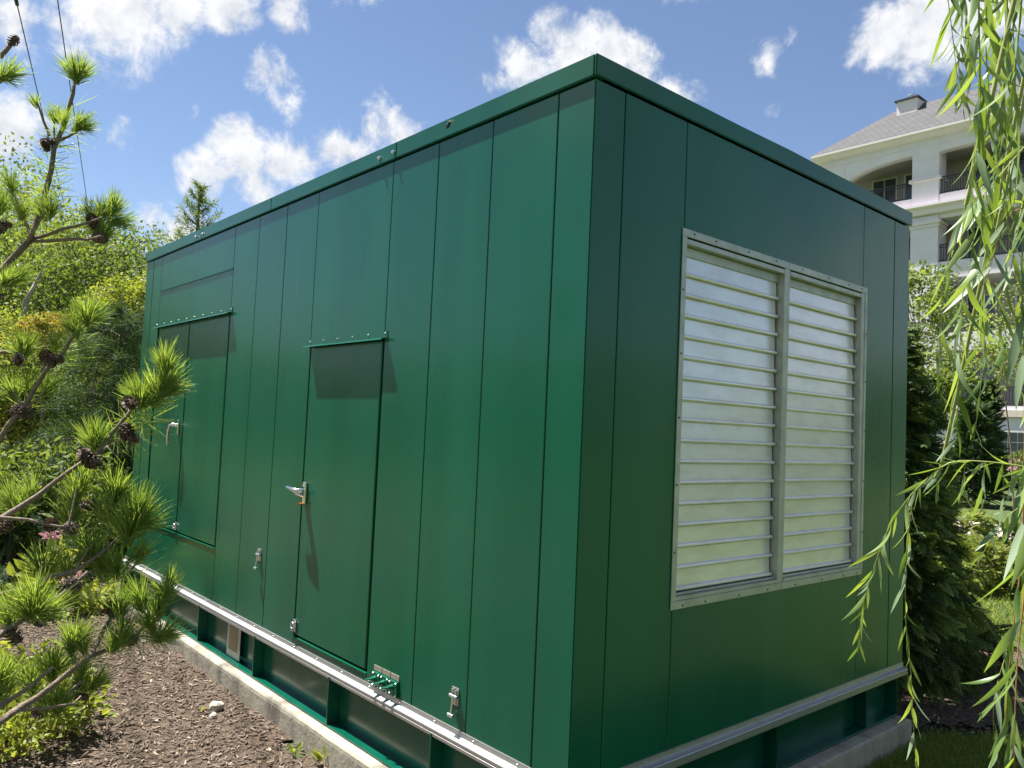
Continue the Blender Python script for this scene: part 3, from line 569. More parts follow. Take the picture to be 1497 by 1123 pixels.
def shrub(name, base, r, h, n, leaf, m, label, group=None, tmpl=LEAF6, heads=None, cat='shrub', headr=0.05, headn=40, headm=None, inner=0.45):
    base = np.asarray(base, float); t = thing(name, base, label, cat, group); c = base + [0, 0, h * 0.5]; k = max(6, n // 28)
    cs = ell_points(k, c, (r, r, h * 0.5), inner); cs[:, 2] = np.maximum(cs[:, 2], base[2] + 0.05)
    V, Fq, R_ = clump_leaves(cs, np.full(k, 0.30 * r), max(4, n // k), leaf, (0, 0, 0.35), 0.9, tmpl, 0.8, 0.4); obj('foliage', fast_mesh('foliage', V, Fq, R_), m, t)
    mb = MB()
    for q in cs[:40]: mb.tube([base + [rng.normal() * .04, rng.normal() * .04, -.03], (base + q) / 2 + [0, 0, .05], q], [0.010 * r ** .5, 0.006 * r ** .5, 0.002], 5, False)
    mb.build('stem', BARK, t)
    for q in (heads or []):
        V, Fq, R_ = clump_leaves([np.asarray(q)], [headr], headn, headr * 0.62, (0, 0, 0.4), 1.5, LEAF4, 0.7, 0.3); tag(obj('flower_head', fast_mesh('flower_head', V, Fq, R_), headm or L_PETAL, t), kind='stuff')
    return t

# ------------------------------------------------------------------ trees and shrubs beyond the left end
def gpt(x, y, d):
    p = at(x, y, d); p[2] = float(gz(p[0], p[1])); return p
def left_tree(name, px, py, d, r, ncl, per, leaf, m, label, **k):
    c = at(px, py, d); b = c.copy(); b[2] = float(gz(b[0], b[1])); broad_tree(name, b, c, r, ncl, per, leaf, m, label, **k)
left_tree('broadleaf_tree', 38, 450, 17, (2.4, 2.4, 2.35), 190, 150, 0.085, L_LIGHT, 'tall pale green tree rising highest behind the pine branches', trunk=0.14)
left_tree('broadleaf_tree', 165, 455, 15.5, (1.75, 1.75, 1.75), 160, 150, 0.075, L_MID, 'feathery green tree crowding the far corner of the enclosure', trunk=0.12)
left_tree('broadleaf_tree', -60, 400, 21, (3.2, 3.2, 3.3), 130, 130, 0.12, L_MID, 'broad green tree standing farther back than the tallest pale tree', trunk=0.16)
left_tree('broadleaf_tree', 118, 560, 12.5, (1.25, 1.25, 1.15), 120, 140, 0.062, L_LIGHT, 'low yellowish green tree under the feathery one', trunk=0.07)
left_tree('broadleaf_tree', 20, 560, 12.0, (1.1, 1.1, 1.1), 110, 140, 0.062, L_GOLD, 'small golden green tree above the glossy shrub', trunk=0.07)
left_tree('broadleaf_tree', 68, 487, 11.2, (0.36, 0.36, 0.28), 30, 90, 0.045, L_ORANGE, 'small tree with orange tinted new leaves', trunk=0.03)
left_tree('broadleaf_tree', 190, 470, 11.5, (0.50, 0.55, 0.75), 60, 120, 0.052, L_GOLD, 'slim yellow green tree beside the enclosure corner', trunk=0.04)
# bare pale trunk leaning in the wood
def snag(a, b, d, r):
    t = thing('dead_trunk', gpt(a[0] - 20, 640, d), 'bare pale grey trunk leaning among the green trees', 'trunk'); p = gpt(a[0] - 20, 640, d)
    m = MB(); m.tube([p, at(*a, d), at((a[0] + b[0]) / 2 + 1, (a[1] + b[1]) / 2, d), at(*b, d)], [r * 1.3, r, r * .8, r * .45], 8); q = at(*b, d); mm = at((a[0] + b[0]) / 2, (a[1] + b[1]) / 2, d)
    m.build('stem', flat('dead_wood', (0.34, 0.29, 0.23), 0.9, 0, 0.3, 20, 0.6), t); MB().tube([mm, mm + [0.2, 0.1, 0.35]], [r * .5, r * .15], 6).build('branch', MATS['dead_wood'], t)
snag((38, 440), (60, 398), 12.8, 0.045); snag((146, 482), (178, 452), 11.0, 0.03)
bpy.data.objects['dead_trunk.001']['label'] = 'thin dead trunk slanting close to the enclosure corner'
p = at(293, 272, 11.0); conifer('juniper_tree', (p[0], p[1], float(gz(p[0], p[1]))), p[2], 1.15, L_CONIF, 'feathery juniper with its pointed tip above the roof', 110, 190, 0.075, 0.010, 0.45, spread=0.9, shape=0.85)
p = at(225, 395, 12.0); conifer('juniper_tree', (p[0], p[1], float(gz(p[0], p[1]))), p[2], 1.2, L_CONIF, 'shorter juniper half hidden by the enclosure corner', 100, 170, 0.075, 0.010, 0.45, spread=0.9, shape=0.85)
p = at(178, 470, 9.6); conifer('soft_pine_tree', (p[0], p[1], float(gz(p[0], p[1]))), p[2] + 0.1, 0.95, L_BLUEC, 'soft dark green pine with drooping feathery branches', 90, 330, 0.11, 0.0085, -0.35, spread=0.8, shape=0.4)
shrub('glossy_shrub', gpt(62, 690, 8.2), 0.72, 1.35, 5200, 0.075, L_MID, 'dense glossy leaved shrub with small bright leaves', inner=0.75)
shrub('glossy_shrub', gpt(-60, 700, 8.0), 0.6, 1.2, 2600, 0.075, L_MID, 'smaller glossy leaved shrub growing beside the larger glossy one', inner=0.75)
spray_shrub('yew_shrub', gpt(15, 800, 7.4), 0.95, 0.62, 500, 0.17, L_YEW, 'dark yew shrub behind the hydrangea')
spray_shrub('yew_shrub', gpt(120, 720, 8.8), 1.05, 0.6, 500, 0.17, L_YEW, 'dark yew shrub between glossy shrub and enclosure')
spray_shrub('yew_shrub', gpt(176, 700, 9.6), 1.15, 0.55, 420, 0.17, L_YEW, 'dark yew shrub touching the enclosure corner')
b = ground_at(78, 905); shrub('hydrangea_shrub', b, 0.36, 0.52, 420, 0.105, L_GOLD, 'yellow green hydrangea with two fading pink flower heads beside the mulch', heads=[at(76, 783, 6.05), at(104, 838, 5.75)], headr=0.055, headn=60, inner=0.7)
b = ground_at(34, 1085); shrub('ground_shrub', b + [-.10, -.05, 0], 0.42, 0.30, 2400, 0.045, L_GOLD, 'low bright yellow green shrub growing on open mulch below the pine', inner=0.6)
b = ground_at(-30, 1010); shrub('ground_shrub', b, 0.30, 0.30, 420, 0.05, L_GOLD, 'smaller yellow green shrub close to the foot of the pine trunk', inner=0.6)
# a far wood closes the view to the left and all round the site
def wood(name, arcs, n, leaf, m, label):
    P, D, S, R_ = [], [], [], []
    for (a0, a1, d0, d1, h0, h1, k) in arcs:
        for _ in range(k):
            a = math.radians(rng.uniform(a0, a1)); dd = rng.uniform(d0, d1); h = rng.uniform(h0, h1); c = np.array([CAM[0] + math.cos(a) * dd, CAM[1] + math.sin(a) * dd, 0]); c[2] = float(gz(c[0], c[1]))
            q = ell_points(n, c + [0, 0, h * 0.52], (h * 0.33, h * 0.33, h * 0.52), 0.35) + rng.normal(size=(n, 3)) * 0.25
            P.append(q); D.append(unit(n) + [0, 0, .3]); S.append(leaf * (0.6 + 0.8 * rng.random(n))); R_.append(np.clip(0.5 * rng.random() + 0.5 * rng.random(n), 0, 1))
    P, D, S, R_ = map(np.concatenate, (P, D, S, R_)); V, Fq = scatter(*LEAF4, P, D, S, rng.uniform(0, 6.28, len(P)))
    tag(obj(name, fast_mesh(name, V, Fq, np.repeat(R_, 4)), m), label, 'wood', kind='stuff')
wood('far_wood', [(150, 178, 30, 46, 6, 8, 34), (176, 190, 27, 40, 6, 8.5, 16)], 1000, 0.27, L_MID, 'far green wood behind the garden trees')
wood('far_wood', [(192, 240, 30, 42, 4.5, 6, 30), (240, 300, 26, 38, 6, 9, 26), (300, 395, 26, 38, 6, 9, 36), (395, 440, 36, 50, 4.5, 6.5, 36)], 300, 0.55, L_MID, 'loose ring of tall trees around the rest of the site')

# ------------------------------------------------------------------ foreground pine
def rotm(d, roll=0.0):
    Rm = rot_to(np.array([d], float), np.array([roll]))[0]; return Matrix(Rm.tolist())
def tuft_mesh(name, n, lmin, lmax, spread, stem):
    z = rng.uniform(-stem, 0.004, n); an = rng.uniform(0, 6.283, n); th = np.radians(spread[0] + (spread[1] - spread[0]) * rng.random(n)); th *= np.where(z > -0.006, 0.5, 1.0)
    d = np.stack([np.cos(an) * np.sin(th), np.sin(an) * np.sin(th), np.cos(th)], 1); p = np.stack([np.cos(an) * .004, np.sin(an) * .004, z], 1); l = rng.uniform(lmin, lmax, n)
    tv = np.array([[-.5, 0, 0], [.5, 0, 0], [.5, .03, .5], [-.5, .03, .5], [.16, .10, 1.], [-.16, .10, 1.]]); tf = np.array([[0, 1, 2, 3], [3, 2, 4, 5]])
    V, Fq = scatter(tv, tf, p, d, l, rng.uniform(0, 6.283, n), 0.0025 / l); return fast_mesh(name, V, Fq, np.repeat(rng.random(n) * 0.8, 6))
TUFT = [tuft_mesh('needle_tuft', 95, 0.065, 0.098, (6, 44), 0.06) for _ in range(3)] + [tuft_mesh('needle_tuft', 80, 0.068, 0.105, (8, 52), 0.055) for _ in range(2)]
TUFT_S = [tuft_mesh('needle_tuft', 60, 0.045, 0.065, (12, 45), 0.03) for _ in range(2)]; TUFT_OLD = [tuft_mesh('needle_tuft', 34, 0.075, 0.115, (48, 100), 0.14) for _ in range(3)]
def cone_mesh():
    mb = MB()
    for k in range(46):
        f = (k + .5) / 46; an = k * 2.39996; z = -0.026 + 0.052 * f; r = 0.0175 * math.sin(math.pi * (0.10 + 0.84 * f)) ** 0.7; e = 0.007 if 0.1 < f < 0.9 else 0.004
        d = Vector((math.cos(an), math.sin(an), 0)); s_ = Vector((-d.y, d.x, 0)); w = 0.0062; c = d * r + Vector((0, 0, z)); tip = d * (r + e) + Vector((0, 0, z + 0.004))
        mb.add([c - s_ * w, c + s_ * w, tip + s_ * w * .6, tip - s_ * w * .6, d * (r * .55) + Vector((0, 0, z - .004)), tip + Vector((0, 0, -.003))], [(0, 1, 2, 3), (1, 4, 5, 2), (4, 0, 3, 5), (3, 2, 5)])
    mb.tube([(0, 0, -0.026), (0, 0, -0.012), (0, 0, 0.010), (0, 0, 0.027)], [0.006, 0.013, 0.011, 0.002], 8); return mb.mesh('pine_cone')
def cone_material():
    m, nt, b = nodes_of('pine_cone'); g = tex_noise(nt, 90, 4, 0.6); b.inputs['Roughness'].default_value = 0.7
    nt.links.new(ramp(nt, g, [(0.3, (0.050, 0.030, 0.024)), (0.52, (0.115, 0.075, 0.055)), (0.68, (0.34, 0.25, 0.18))]), b.inputs['Base Color']); return m
CONE_M = cone_mesh(); CONE_MAT = cone_material()
for me in TUFT + TUFT_S + TUFT_OLD: me.materials.append(L_PINE)
CONE_M.materials.append(CONE_MAT)
tb = at(-235, 700, 2.75); tb[2] = 0
PINE = thing('pine_tree', tb, 'pine with long needle tufts and dark cones reaching over the mulch', 'tree')
MB().tube([tb + [0, 0, -.1], tb + [.02, .02, 1.0], tb + [-.04, .0, 2.0], tb + [-.02, .05, 3.1]], [0.075, 0.06, 0.045, 0.02], 10).build('trunk', BARK_P, PINE)
def branch(pts, r0, r1, d0, d1, root=None):
    P = [at(x, y, d0 + (d1 - d0) * i / max(1, len(pts) - 1)) for i, (x, y) in enumerate(pts)]
    if root is not None: P = [tb + [0, 0, root]] + P
    Q = []
    for i in range(len(P) - 1):
        a, b = P[i], P[i + 1]; Q.append(a)
        if np.linalg.norm(b - a) > 0.10: Q.append((a + b) / 2 + rng.normal(size=3) * 0.004)
    Q.append(P[-1]); n = len(Q)
    MB().tube(Q, [r0 + (r1 - r0) * i / (n - 1) for i in range(n)], 7).build('branch', BARK_P, PINE)
def put(name, me, p, d, s=1.0):
    o = bpy.data.objects.new(name, me); o.matrix_basis = Matrix.Translation(Vector(p.tolist())) @ rotm(d, random.uniform(0, 6.28)).to_4x4() @ Matrix.Diagonal((s, s, s, 1)); return link(o, PINE)
UPV = -RM[1]; RTV = RM[0]; FWV = RM[2]
def tuft(x, y, ang, d, s=1.0, kind=0):
    a = math.radians(ang); dr = RTV * math.cos(a) + UPV * math.sin(a) + FWV * random.uniform(-0.45, 0.25) + np.array([0, 0, 0.12])
    me = random.choice((TUFT, TUFT_S, TUFT_OLD)[kind]); put('needle_tuft', me, at(x, y, d), dr, s)
def cone(x, y, d, s=1.0):
    dr = unit(1)[0] + FWV * -0.5; put('pine_cone', CONE_M, at(x, y, d), dr, s * random.uniform(0.92, 1.08))
# upper leader and its side shoots
branch([(0, 396), (45, 350), (65, 287), (79, 217), (100, 160), (109, 119), (112, 106)], 0.015, 0.0065, 3.2, 3.4, 1.95)
branch([(73, 199), (64, 178), (56, 154), (52, 147)], 0.006, 0.003, 3.33, 3.3); branch([(82, 208), (100, 200), (121, 187)], 0.006, 0.004, 3.35, 3.3); branch([(80, 214), (79, 190), (80, 170)], 0.005, 0.003, 3.34, 3.36)
branch([(48, 349), (91, 335), (130, 325), (150, 318)], 0.008, 0.004, 3.25, 3.15); branch([(46, 352), (90, 351), (130, 350), (150, 345)], 0.008, 0.005, 3.25, 3.1)
branch([(45, 350), (33, 314), (20, 282)], 0.007, 0.004, 3.24, 3.3); branch([(40, 354), (55, 330), (66, 308)], 0.005, 0.003, 3.22, 3.18); branch([(0, 83), (10, 72), (20, 60)], 0.011, 0.009, 3.3, 3.35); branch([(-12, 120), (0, 114), (14, 110)], 0.007, 0.005, 3.3, 3.3)
for a in ((112, 104, 90, 1.0), (104, 108, 125, .9), (121, 108, 55, .95), (113, 110, 100, .85), (108, 98, 100, .7), (119, 184, 20, .95), (126, 187, -5, .8), (117, 180, 60, .8), (94, 178, 70, .8), (15, 109, 20, 1.0), (6, 106, 60, .95), (10, 113, 0, .9),
          (17, 272, 95, .95), (14, 266, 120, .8), (30, 308, 100, .8), (34, 310, 60, .8), (70, 304, 85, .95), (76, 308, 60, .8), (60, 312, 120, .7), (4, 296, 70, .9), (-4, 300, 90, .9),
          (130, 312, 95, .95), (146, 312, 75, 1.0), (160, 302, 55, .95), (168, 300, 80, .9), (174, 322, 15, 1.0), (178, 326, -10, .85), (150, 330, 60, .95), (156, 340, 30, .9), (138, 335, 100, .8), (165, 312, 35, .9), (150, 346, 15, .7)): tuft(a[0], a[1], a[2], 3.22, a[3])
tuft(52, 150, 100, 3.3, .9, 1); tuft(80, 170, 95, 3.35, 1.1, 1); tuft(84, 172, 70, 3.35, 1.0, 1)
for a in ((66, 270, 100), (76, 236, 80), (72, 250, 90), (95, 178, 70), (102, 158, 70), (84, 210, 60), (60, 312, 90)): tuft(a[0], a[1], a[2], 3.32, 1.1, 2)
for a in ((71, 209), (66, 213), (134, 320), (137, 326), (142, 348), (150, 349), (2, 334), (8, 328), (20, 59), (0, 428)): cone(a[0], a[1], 3.2, .95)
# middle branches
branch([(-20, 668), (13, 620), (36, 594), (75, 530), (92, 517), (115, 480), (128, 460)], 0.012, 0.005, 2.8, 2.95, 0.95)
branch([(-40, 515), (0, 515), (32, 515), (73, 506)], 0.010, 0.005, 2.95, 2.95, 1.25); branch([(36, 594), (26, 588), (20, 572)], 0.005, 0.003, 2.82, 2.8); branch([(40, 596), (58, 580), (68, 566)], 0.005, 0.003, 2.82, 2.8); branch([(-30, 425), (0, 415), (16, 410)], 0.006, 0.004, 2.9, 2.9, 1.45)
for a in ((131, 458, 75, 1.0), (138, 460, 30, .95), (122, 462, 110, .9), (112, 474, 95, 1.0), (104, 478, 115, .85), (78, 502, 95, .8), (34, 507, 85, 1.05), (42, 507, 50, .9), (26, 508, 120, .9), (19, 572, 95, .95), (14, 574, 130, .8), (42, 560, 90, .9), (66, 566, 60, .95), (72, 568, 40, .8), (18, 410, 15, 1.05), (24, 406, 40, .95), (8, 412, 60, .9)): tuft(a[0], a[1], a[2], 2.9, a[3])
for a in ((104, 496, 60), (98, 505, 50), (112, 488, 60), (55, 560, 60)): tuft(a[0], a[1], a[2], 2.92, 1.0, 2)
for a in ((68, 521), (83, 525), (76, 527), (26, 600), (41, 604), (33, 603), (26, 526)): cone(a[0], a[1], 2.85, .95)
branch([(-30, 780), (30, 741), (75, 709), (120, 676), (143, 662), (178, 643), (196, 630)], 0.012, 0.005, 2.5, 2.8, 0.72)
branch([(143, 662), (165, 632), (192, 600), (212, 578), (236, 545), (242, 528)], 0.007, 0.004, 2.65, 2.8); branch([(196, 598), (222, 592), (245, 582)], 0.005, 0.003, 2.75, 2.8); branch([(-10, 756), (40, 760), (72, 768), (104, 772)], 0.006, 0.004, 2.5, 2.6); branch([(100, 770), (106, 745), (112, 715)], 0.005, 0.003, 2.55, 2.6)
for a in ((241, 527, 88, .95), (236, 532, 110, .8), (246, 536, 60, .8), (203, 578, 100, 1.05), (196, 580, 125, .9), (212, 576, 75, 1.0), (228, 566, 80, 1.0), (240, 560, 60, 1.0), (250, 556, 45, .95), (252, 570, 20, .9), (238, 580, 20, .9), (225, 588, 10, .85), (139, 638, 90, 1.0), (146, 640, 70, .9), (130, 642, 115, .9),
          (112, 715, 80, 1.0), (122, 706, 60, 1.05), (102, 722, 120, .9), (95, 752, 110, .9), (112, 750, 50, .95), (28, 742, 100, 1.0), (14, 722, 110, .9), (40, 735, 60, .9), (46, 716, 85, .9), (8, 740, 150, .9)): tuft(a[0], a[1], a[2], 2.66, a[3])
for a in ((232, 600, 40), (215, 605, 10), (225, 612, -10), (210, 620, 0), (205, 640, -5), (120, 770, 30)): tuft(a[0], a[1], a[2], 2.75, 1.05, 2)
for a in ((123, 665), (137, 675), (130, 672), (185, 630), (192, 641), (190, 589), (74, 767), (104, 772), (132, 739), (7, 769)): cone(a[0], a[1], 2.6, 1.05)
# bushy middle bough against the door
branch([(-40, 880), (40, 860), (110, 835), (150, 808), (175, 785), (190, 768), (200, 740)], 0.010, 0.005, 2.45, 2.7, 0.55); branch([(150, 808), (160, 775), (165, 740), (168, 712)], 0.006, 0.003, 2.6, 2.75); branch([(175, 785), (200, 775), (214, 766)], 0.005, 0.003, 2.65, 2.7); branch([(178, 850), (198, 825), (206, 808)], 0.005, 0.003, 2.7, 2.7); branch([(110, 835), (122, 815), (130, 800)], 0.005, 0.003, 2.55, 2.55); branch([(60, 852), (60, 832), (62, 822)], 0.005, 0.003, 2.5, 2.5)
for a in ((168, 712, 80, 1.0), (160, 722, 110, .95), (175, 718, 60, .95), (160, 745, 100, .95), (150, 752, 120, .9), (202, 738, 80, 1.1), (195, 745, 100, 1.05), (210, 742, 60, 1.05), (186, 765, 95, 1.15), (178, 772, 115, 1.1), (192, 772, 75, 1.1), (200, 768, 55, 1.05), (214, 764, 35, 1.05), (212, 770, 10, .95), (184, 780, 90, 1.0), (206, 808, 60, .9), (198, 814, 30, .8), (170, 828, 90, .95), (162, 832, 115, .9), (130, 800, 90, 1.05), (122, 806, 115, 1.0), (138, 806, 65, 1.0), (97, 828, 95, .95), (62, 824, 90, 1.05), (54, 832, 120, .95), (72, 832, 60, .95), (104, 836, 60, .9), (145, 815, 80, .9), (150, 830, 40, .85)): tuft(a[0], a[1], a[2], 2.6, a[3])
for a in ((168, 800, 60), (186, 830, 40), (155, 840, 60), (140, 840, 50), (200, 838, 70)): tuft(a[0], a[1], a[2], 2.68, 1.0, 2)
# lower branches over the mulch
branch([(-50, 960), (0, 928), (45, 898), (89, 871), (129, 836)], 0.012, 0.006, 2.2, 2.45, 0.45)
for a in ((16, 896, 90, 1.05), (8, 900, 120, 1.0), (40, 890, 95, 1.05), (48, 884, 70, 1.0), (70, 890, 30, 1.05), (62, 893, 10, 1.0), (50, 870, 85, .95), (32, 880, 120, .9)): tuft(a[0], a[1], a[2], 2.3, a[3])
cone(102, 855, 2.42, 1.15); cone(108, 858, 2.44, .9); cone(20, 930, 2.28, 1.0)
branch([(-40, 1078), (0, 1055), (27, 1036), (80, 1000), (132, 960), (150, 925), (165, 898)], 0.013, 0.006, 2.15, 2.55, 0.25); branch([(132, 960), (165, 946), (189, 939), (221, 906), (236, 880), (246, 850)], 0.007, 0.004, 2.45, 2.75)
branch([(-30, 1050), (0, 1033), (40, 1006), (78, 975)], 0.008, 0.005, 2.15, 2.3); branch([(27, 1038), (62, 1036), (108, 1029), (118, 1018)], 0.005, 0.003, 2.2, 2.3); branch([(100, 1014), (112, 1002), (122, 996)], 0.004, 0.003, 2.3, 2.35); branch([(200, 930), (225, 930), (246, 928)], 0.004, 0.0025, 2.6, 2.65)
for a in ((248, 850, 80, .75), (246, 860, 60, .8), (240, 868, 110, .8), (238, 880, 50, .85), (230, 892, 100, .85), (226, 902, 60, .9), (218, 910, 110, .9), (206, 872, 95, .95), (200, 880, 120, .85), (173, 880, 90, .9), (180, 886, 60, .85), (182, 920, 80, .9), (167, 936, 80, .8), (174, 938, 55, .8), (246, 928, 15, .9), (240, 924, 40, .9), (228, 930, -10, .8), (121, 938, 95, .85), (108, 934, 70, 1.0), (102, 938, 100, 1.0), (114, 932, 50, .95), (76, 972, 85, 1.05), (70, 976, 115, 1.0), (84, 974, 55, 1.0), (48, 992, 80, .95), (42, 996, 110, .9), (119, 984, 80, .8), (143, 996, 45, .85), (136, 1002, 20, .8), (84, 1024, 90, 1.0), (76, 1028, 120, .9), (94, 1026, 60, .9), (6, 985, 80, 1.1), (-6, 990, 60, 1.1), (14, 1005, 40, 1.0), (4, 1010, 100, 1.0), (62, 1030, 100, .8)): tuft(a[0], a[1], a[2], 2.45, a[3])
for a in ((210, 930, -30), (200, 940, -50), (150, 960, 20), (190, 920, 60), (222, 915, 40), (120, 1000, -40), (140, 975, -20)): tuft(a[0], a[1], a[2], 2.55, .9, 2)
for a in ((162, 889), (173, 896), (192, 936), (121, 997), (119, 1018), (58, 1041)): cone(a[0], a[1], 2.5, .9)
# ------------------------------------------------------------------ overhead wires, stones, weeds, bee
WIRE = flat('wire_black', (0.02, 0.022, 0.026), 0.5)
pole = gpt(140, 600, 42); PT = at(137, 425, 42)
UP_ = thing('utility_pole', pole, 'wooden utility pole hidden in the wood carrying two wires', 'pole')
MB().tube([pole + [0, 0, -.3], np.array([PT[0], PT[1], PT[2] + .4])], [0.15, 0.11], 10).build('post', BARK, UP_)
cr = (at(148.5, 430, 42) - at(126, 430, 42)); MB().tube([PT - cr * 0.7, PT + cr * 0.7], 0.06, 6).build('cross_arm', BARK, UP_)
for (a, b, lab) in (((126, 430), (-59, -400), 'thin black overhead wire with a small splice sleeve'), ((148.5, 430), (33.5, -400), 'thin black overhead wire passing behind the top pine tuft')):
    A, B = at(*a, 42.0), at(*b, 8.0); w = thing('overhead_wire', A, lab, 'wire', 'overhead wires'); d = B - A; B2 = B + d * 0.6
    pts = [A + (B2 - A) * t + np.array([0, 0, -0.25 * 4 * t * (1 - t)]) for t in np.linspace(0, 1, 40)]
    dist = [max(0.6, np.linalg.norm(q - CAM)) for q in pts]; MB().tube(pts, 0.010, 6, False).build('cable', WIRE, w)
    if a[0] == 126:
        q = min(pts, key=lambda p_: abs(((RM @ (p_ - CAM))[1] / (RM @ (p_ - CAM))[2] * F + 561.5) - 15) if (RM @ (p_ - CAM))[2] > 0 else 1e9); dn = d / np.linalg.norm(d)
        MB().tube([q - dn * 0.15, q - dn * .12, q + dn * 0.12, q + dn * .15], [0.008, 0.03, 0.03, 0.008], 8).build('splice_sleeve', WIRE, w)
def stone(p, r, label, seed):
    bm = bmesh.new(); bmesh.ops.create_icosphere(bm, subdivisions=2, radius=1.0); rr = np.random.default_rng(seed); cuts = [(Vector(v.tolist()).normalized(), 0.62 + 0.2 * rr.random()) for v in rr.normal(size=(9, 3))]
    for v in bm.verts:
        for n, c in cuts:
            k = v.co.dot(n)
            if k > c: v.co -= n * (k - c)
        v.co = Vector((v.co.x * r[0] + p[0], v.co.y * r[1] + p[1], v.co.z * r[2] + p[2]))
    me = bpy.data.meshes.new('stone'); bm.to_mesh(me); bm.free(); tag(obj('stone', me, STONE), label, 'stone')
g = ground_at(316, 1042); stone(g + [0, 0, 0.030], (0.052, 0.045, 0.042), 'larger pale angular stone lying on the mulch', 3)
g = ground_at(311, 1052); stone(g + [0, 0, 0.018], (0.030, 0.026, 0.024), 'small pale stone against the larger one on the mulch', 5)
def weed(px, py, n, l, label, z=0.012):
    b = ground_at(px, py, z); t = thing('weed_seedling', b, label, 'weed', 'weeds in the mulch'); a = rng.uniform(0, 6.28, n); D = np.stack([np.cos(a), np.sin(a), 0.5 + rng.random(n)], 1)
    V, Fq = scatter(*LEAF6, np.repeat(b[None], n, 0) + D * 0.3 * l, D, l * (0.6 + 0.6 * rng.random(n)), rng.normal(size=n) * .4); obj('leaves', fast_mesh('leaves', V, Fq, np.repeat(0.4 + 0.6 * rng.random(n), 8)), L_GOLD, t)
    MB().tube([b - [0, 0, .02], b + [0, 0, l * .5]], [0.003, 0.002], 5).build('stem', TWIG, t)
weed(432, 1102, 9, 0.045, 'leafy weed seedling sprouting near the slab foot'); weed(476, 1119, 7, 0.075, 'tall pointed weed seedling against the slab'); weed(292, 1042, 6, 0.03, 'tiny yellowish weed beside the pale stones'); weed(125, 1070, 4, 0.022, 'single tiny weed alone on the open mulch')
bp = at(656, 182, 1.55); BEE = thing('bee', bp, 'small bee hovering before the roof edge', 'insect'); m = MB()
ax = (UPV * -0.85 - RTV * 0.45); ax /= np.linalg.norm(ax); q = [bp - ax * .006, bp - ax * .004, bp, bp + ax * .006, bp + ax * .0095]
m.tube(q, [.0014, .0032, .0036, .0030, .0006], 10).build('body', BLACK, BEE); MB().tube([bp - ax * .0085, bp - ax * .007, bp - ax * .0055], [.001, .0026, .001], 8).build('head', flat('bee_fuzz', (0.45, 0.42, 0.38), 0.9), BEE)
WING = flat('bee_wing', (0.55, 0.60, 0.63), 0.3)
for s_, an in ((-1, 135), (1, 28)):
    a = math.radians(an); d = RTV * math.cos(a) + UPV * math.sin(a) - FWV * 0.3; V, Fq = scatter(*LEAF6, (bp - ax * .003)[None], d[None], np.array([0.0125]), np.array([0.4])); obj('wing', fast_mesh('wing', V, Fq), WING, BEE)

# ------------------------------------------------------------------ apartment building beyond the lawn
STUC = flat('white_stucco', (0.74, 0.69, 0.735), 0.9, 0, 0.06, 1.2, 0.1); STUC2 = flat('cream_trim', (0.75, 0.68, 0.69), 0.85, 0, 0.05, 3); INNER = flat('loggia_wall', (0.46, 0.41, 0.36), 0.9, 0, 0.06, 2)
RAILM = flat('dark_railing', (0.02, 0.022, 0.026), 0.5); GLASS = flat('window_glass', (0.05, 0.065, 0.07), 0.06, 0, 0.3, 0.8, 0, None, 0.8); FRAME = flat('window_frame', (0.68, 0.66, 0.62), 0.7)
def shingle_material():
    m, nt, b = nodes_of('grey_shingles'); b.inputs['Roughness'].default_value = 0.95; br = nt.nodes.new('ShaderNodeTexBrick'); tc = nt.nodes.new('ShaderNodeTexCoord'); mp = nt.nodes.new('ShaderNodeMapping')
    cb = nt.nodes.new('ShaderNodeCombineXYZ'); sp = nt.nodes.new('ShaderNodeSeparateXYZ'); nt.links.new(tc.outputs['Object'], sp.inputs[0]); ad = nt.nodes.new('ShaderNodeMath'); ad.operation = 'ADD'; nt.links.new(sp.outputs[0], ad.inputs[0]); nt.links.new(sp.outputs[1], ad.inputs[1])
    nt.links.new(sp.outputs[0], cb.inputs[0]); nt.links.new(sp.outputs[2], cb.inputs[1]); nt.links.new(cb.outputs[0], br.inputs['Vector'])
    br.inputs['Scale'].default_value = 1.5; br.inputs['Color1'].default_value = (0.105, 0.102, 0.106, 1); br.inputs['Color2'].default_value = (0.082, 0.08, 0.084, 1); br.inputs['Mortar'].default_value = (0.045, 0.044, 0.047, 1); br.inputs['Mortar Size'].default_value = 0.03
    nt.links.new(br.outputs[0], b.inputs['Base Color']); return m
YB = 40.0; gb = 0.55
BLD = thing('apartment_building', (-2, YB + 6, gb), 'white stucco apartment block with loggias, arched top bay and grey hipped roof', 'building')
def bb(name, x0, x1, y0, y1, z0, z1, m=STUC, parent=BLD): return MB().box(x0, x1, y0, y1, z0, z1).build(name, m, parent)
XC = [(-20.0, -18.75), (-15.14, -13.79), (-9.3, -8.0), (-3.5, -2.2), (2.3, 3.6), (8.1, 9.4)]; XE = 9.4; DEP = 2.6
LV_ = [(3.35, 3.82, 6.58), (6.58, 7.47, 10.24), (10.24, 11.10, 13.28), (13.28, 14.62, 17.0)]      # slab bottom, deck, opening top
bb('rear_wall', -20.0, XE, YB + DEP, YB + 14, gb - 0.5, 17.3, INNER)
bb('ground_wall', -20.0, XE, YB + 0.02, YB + DEP - .01, gb - 0.5, 3.34, STUC)
for (a, b) in XC: bb('column', a, b, YB - 0.10, YB + 0.9, 3.34, 13.55); bb('column', a + 0.02, b - 0.02, YB - 0.06, YB + 0.9, 14.10, 17.3)
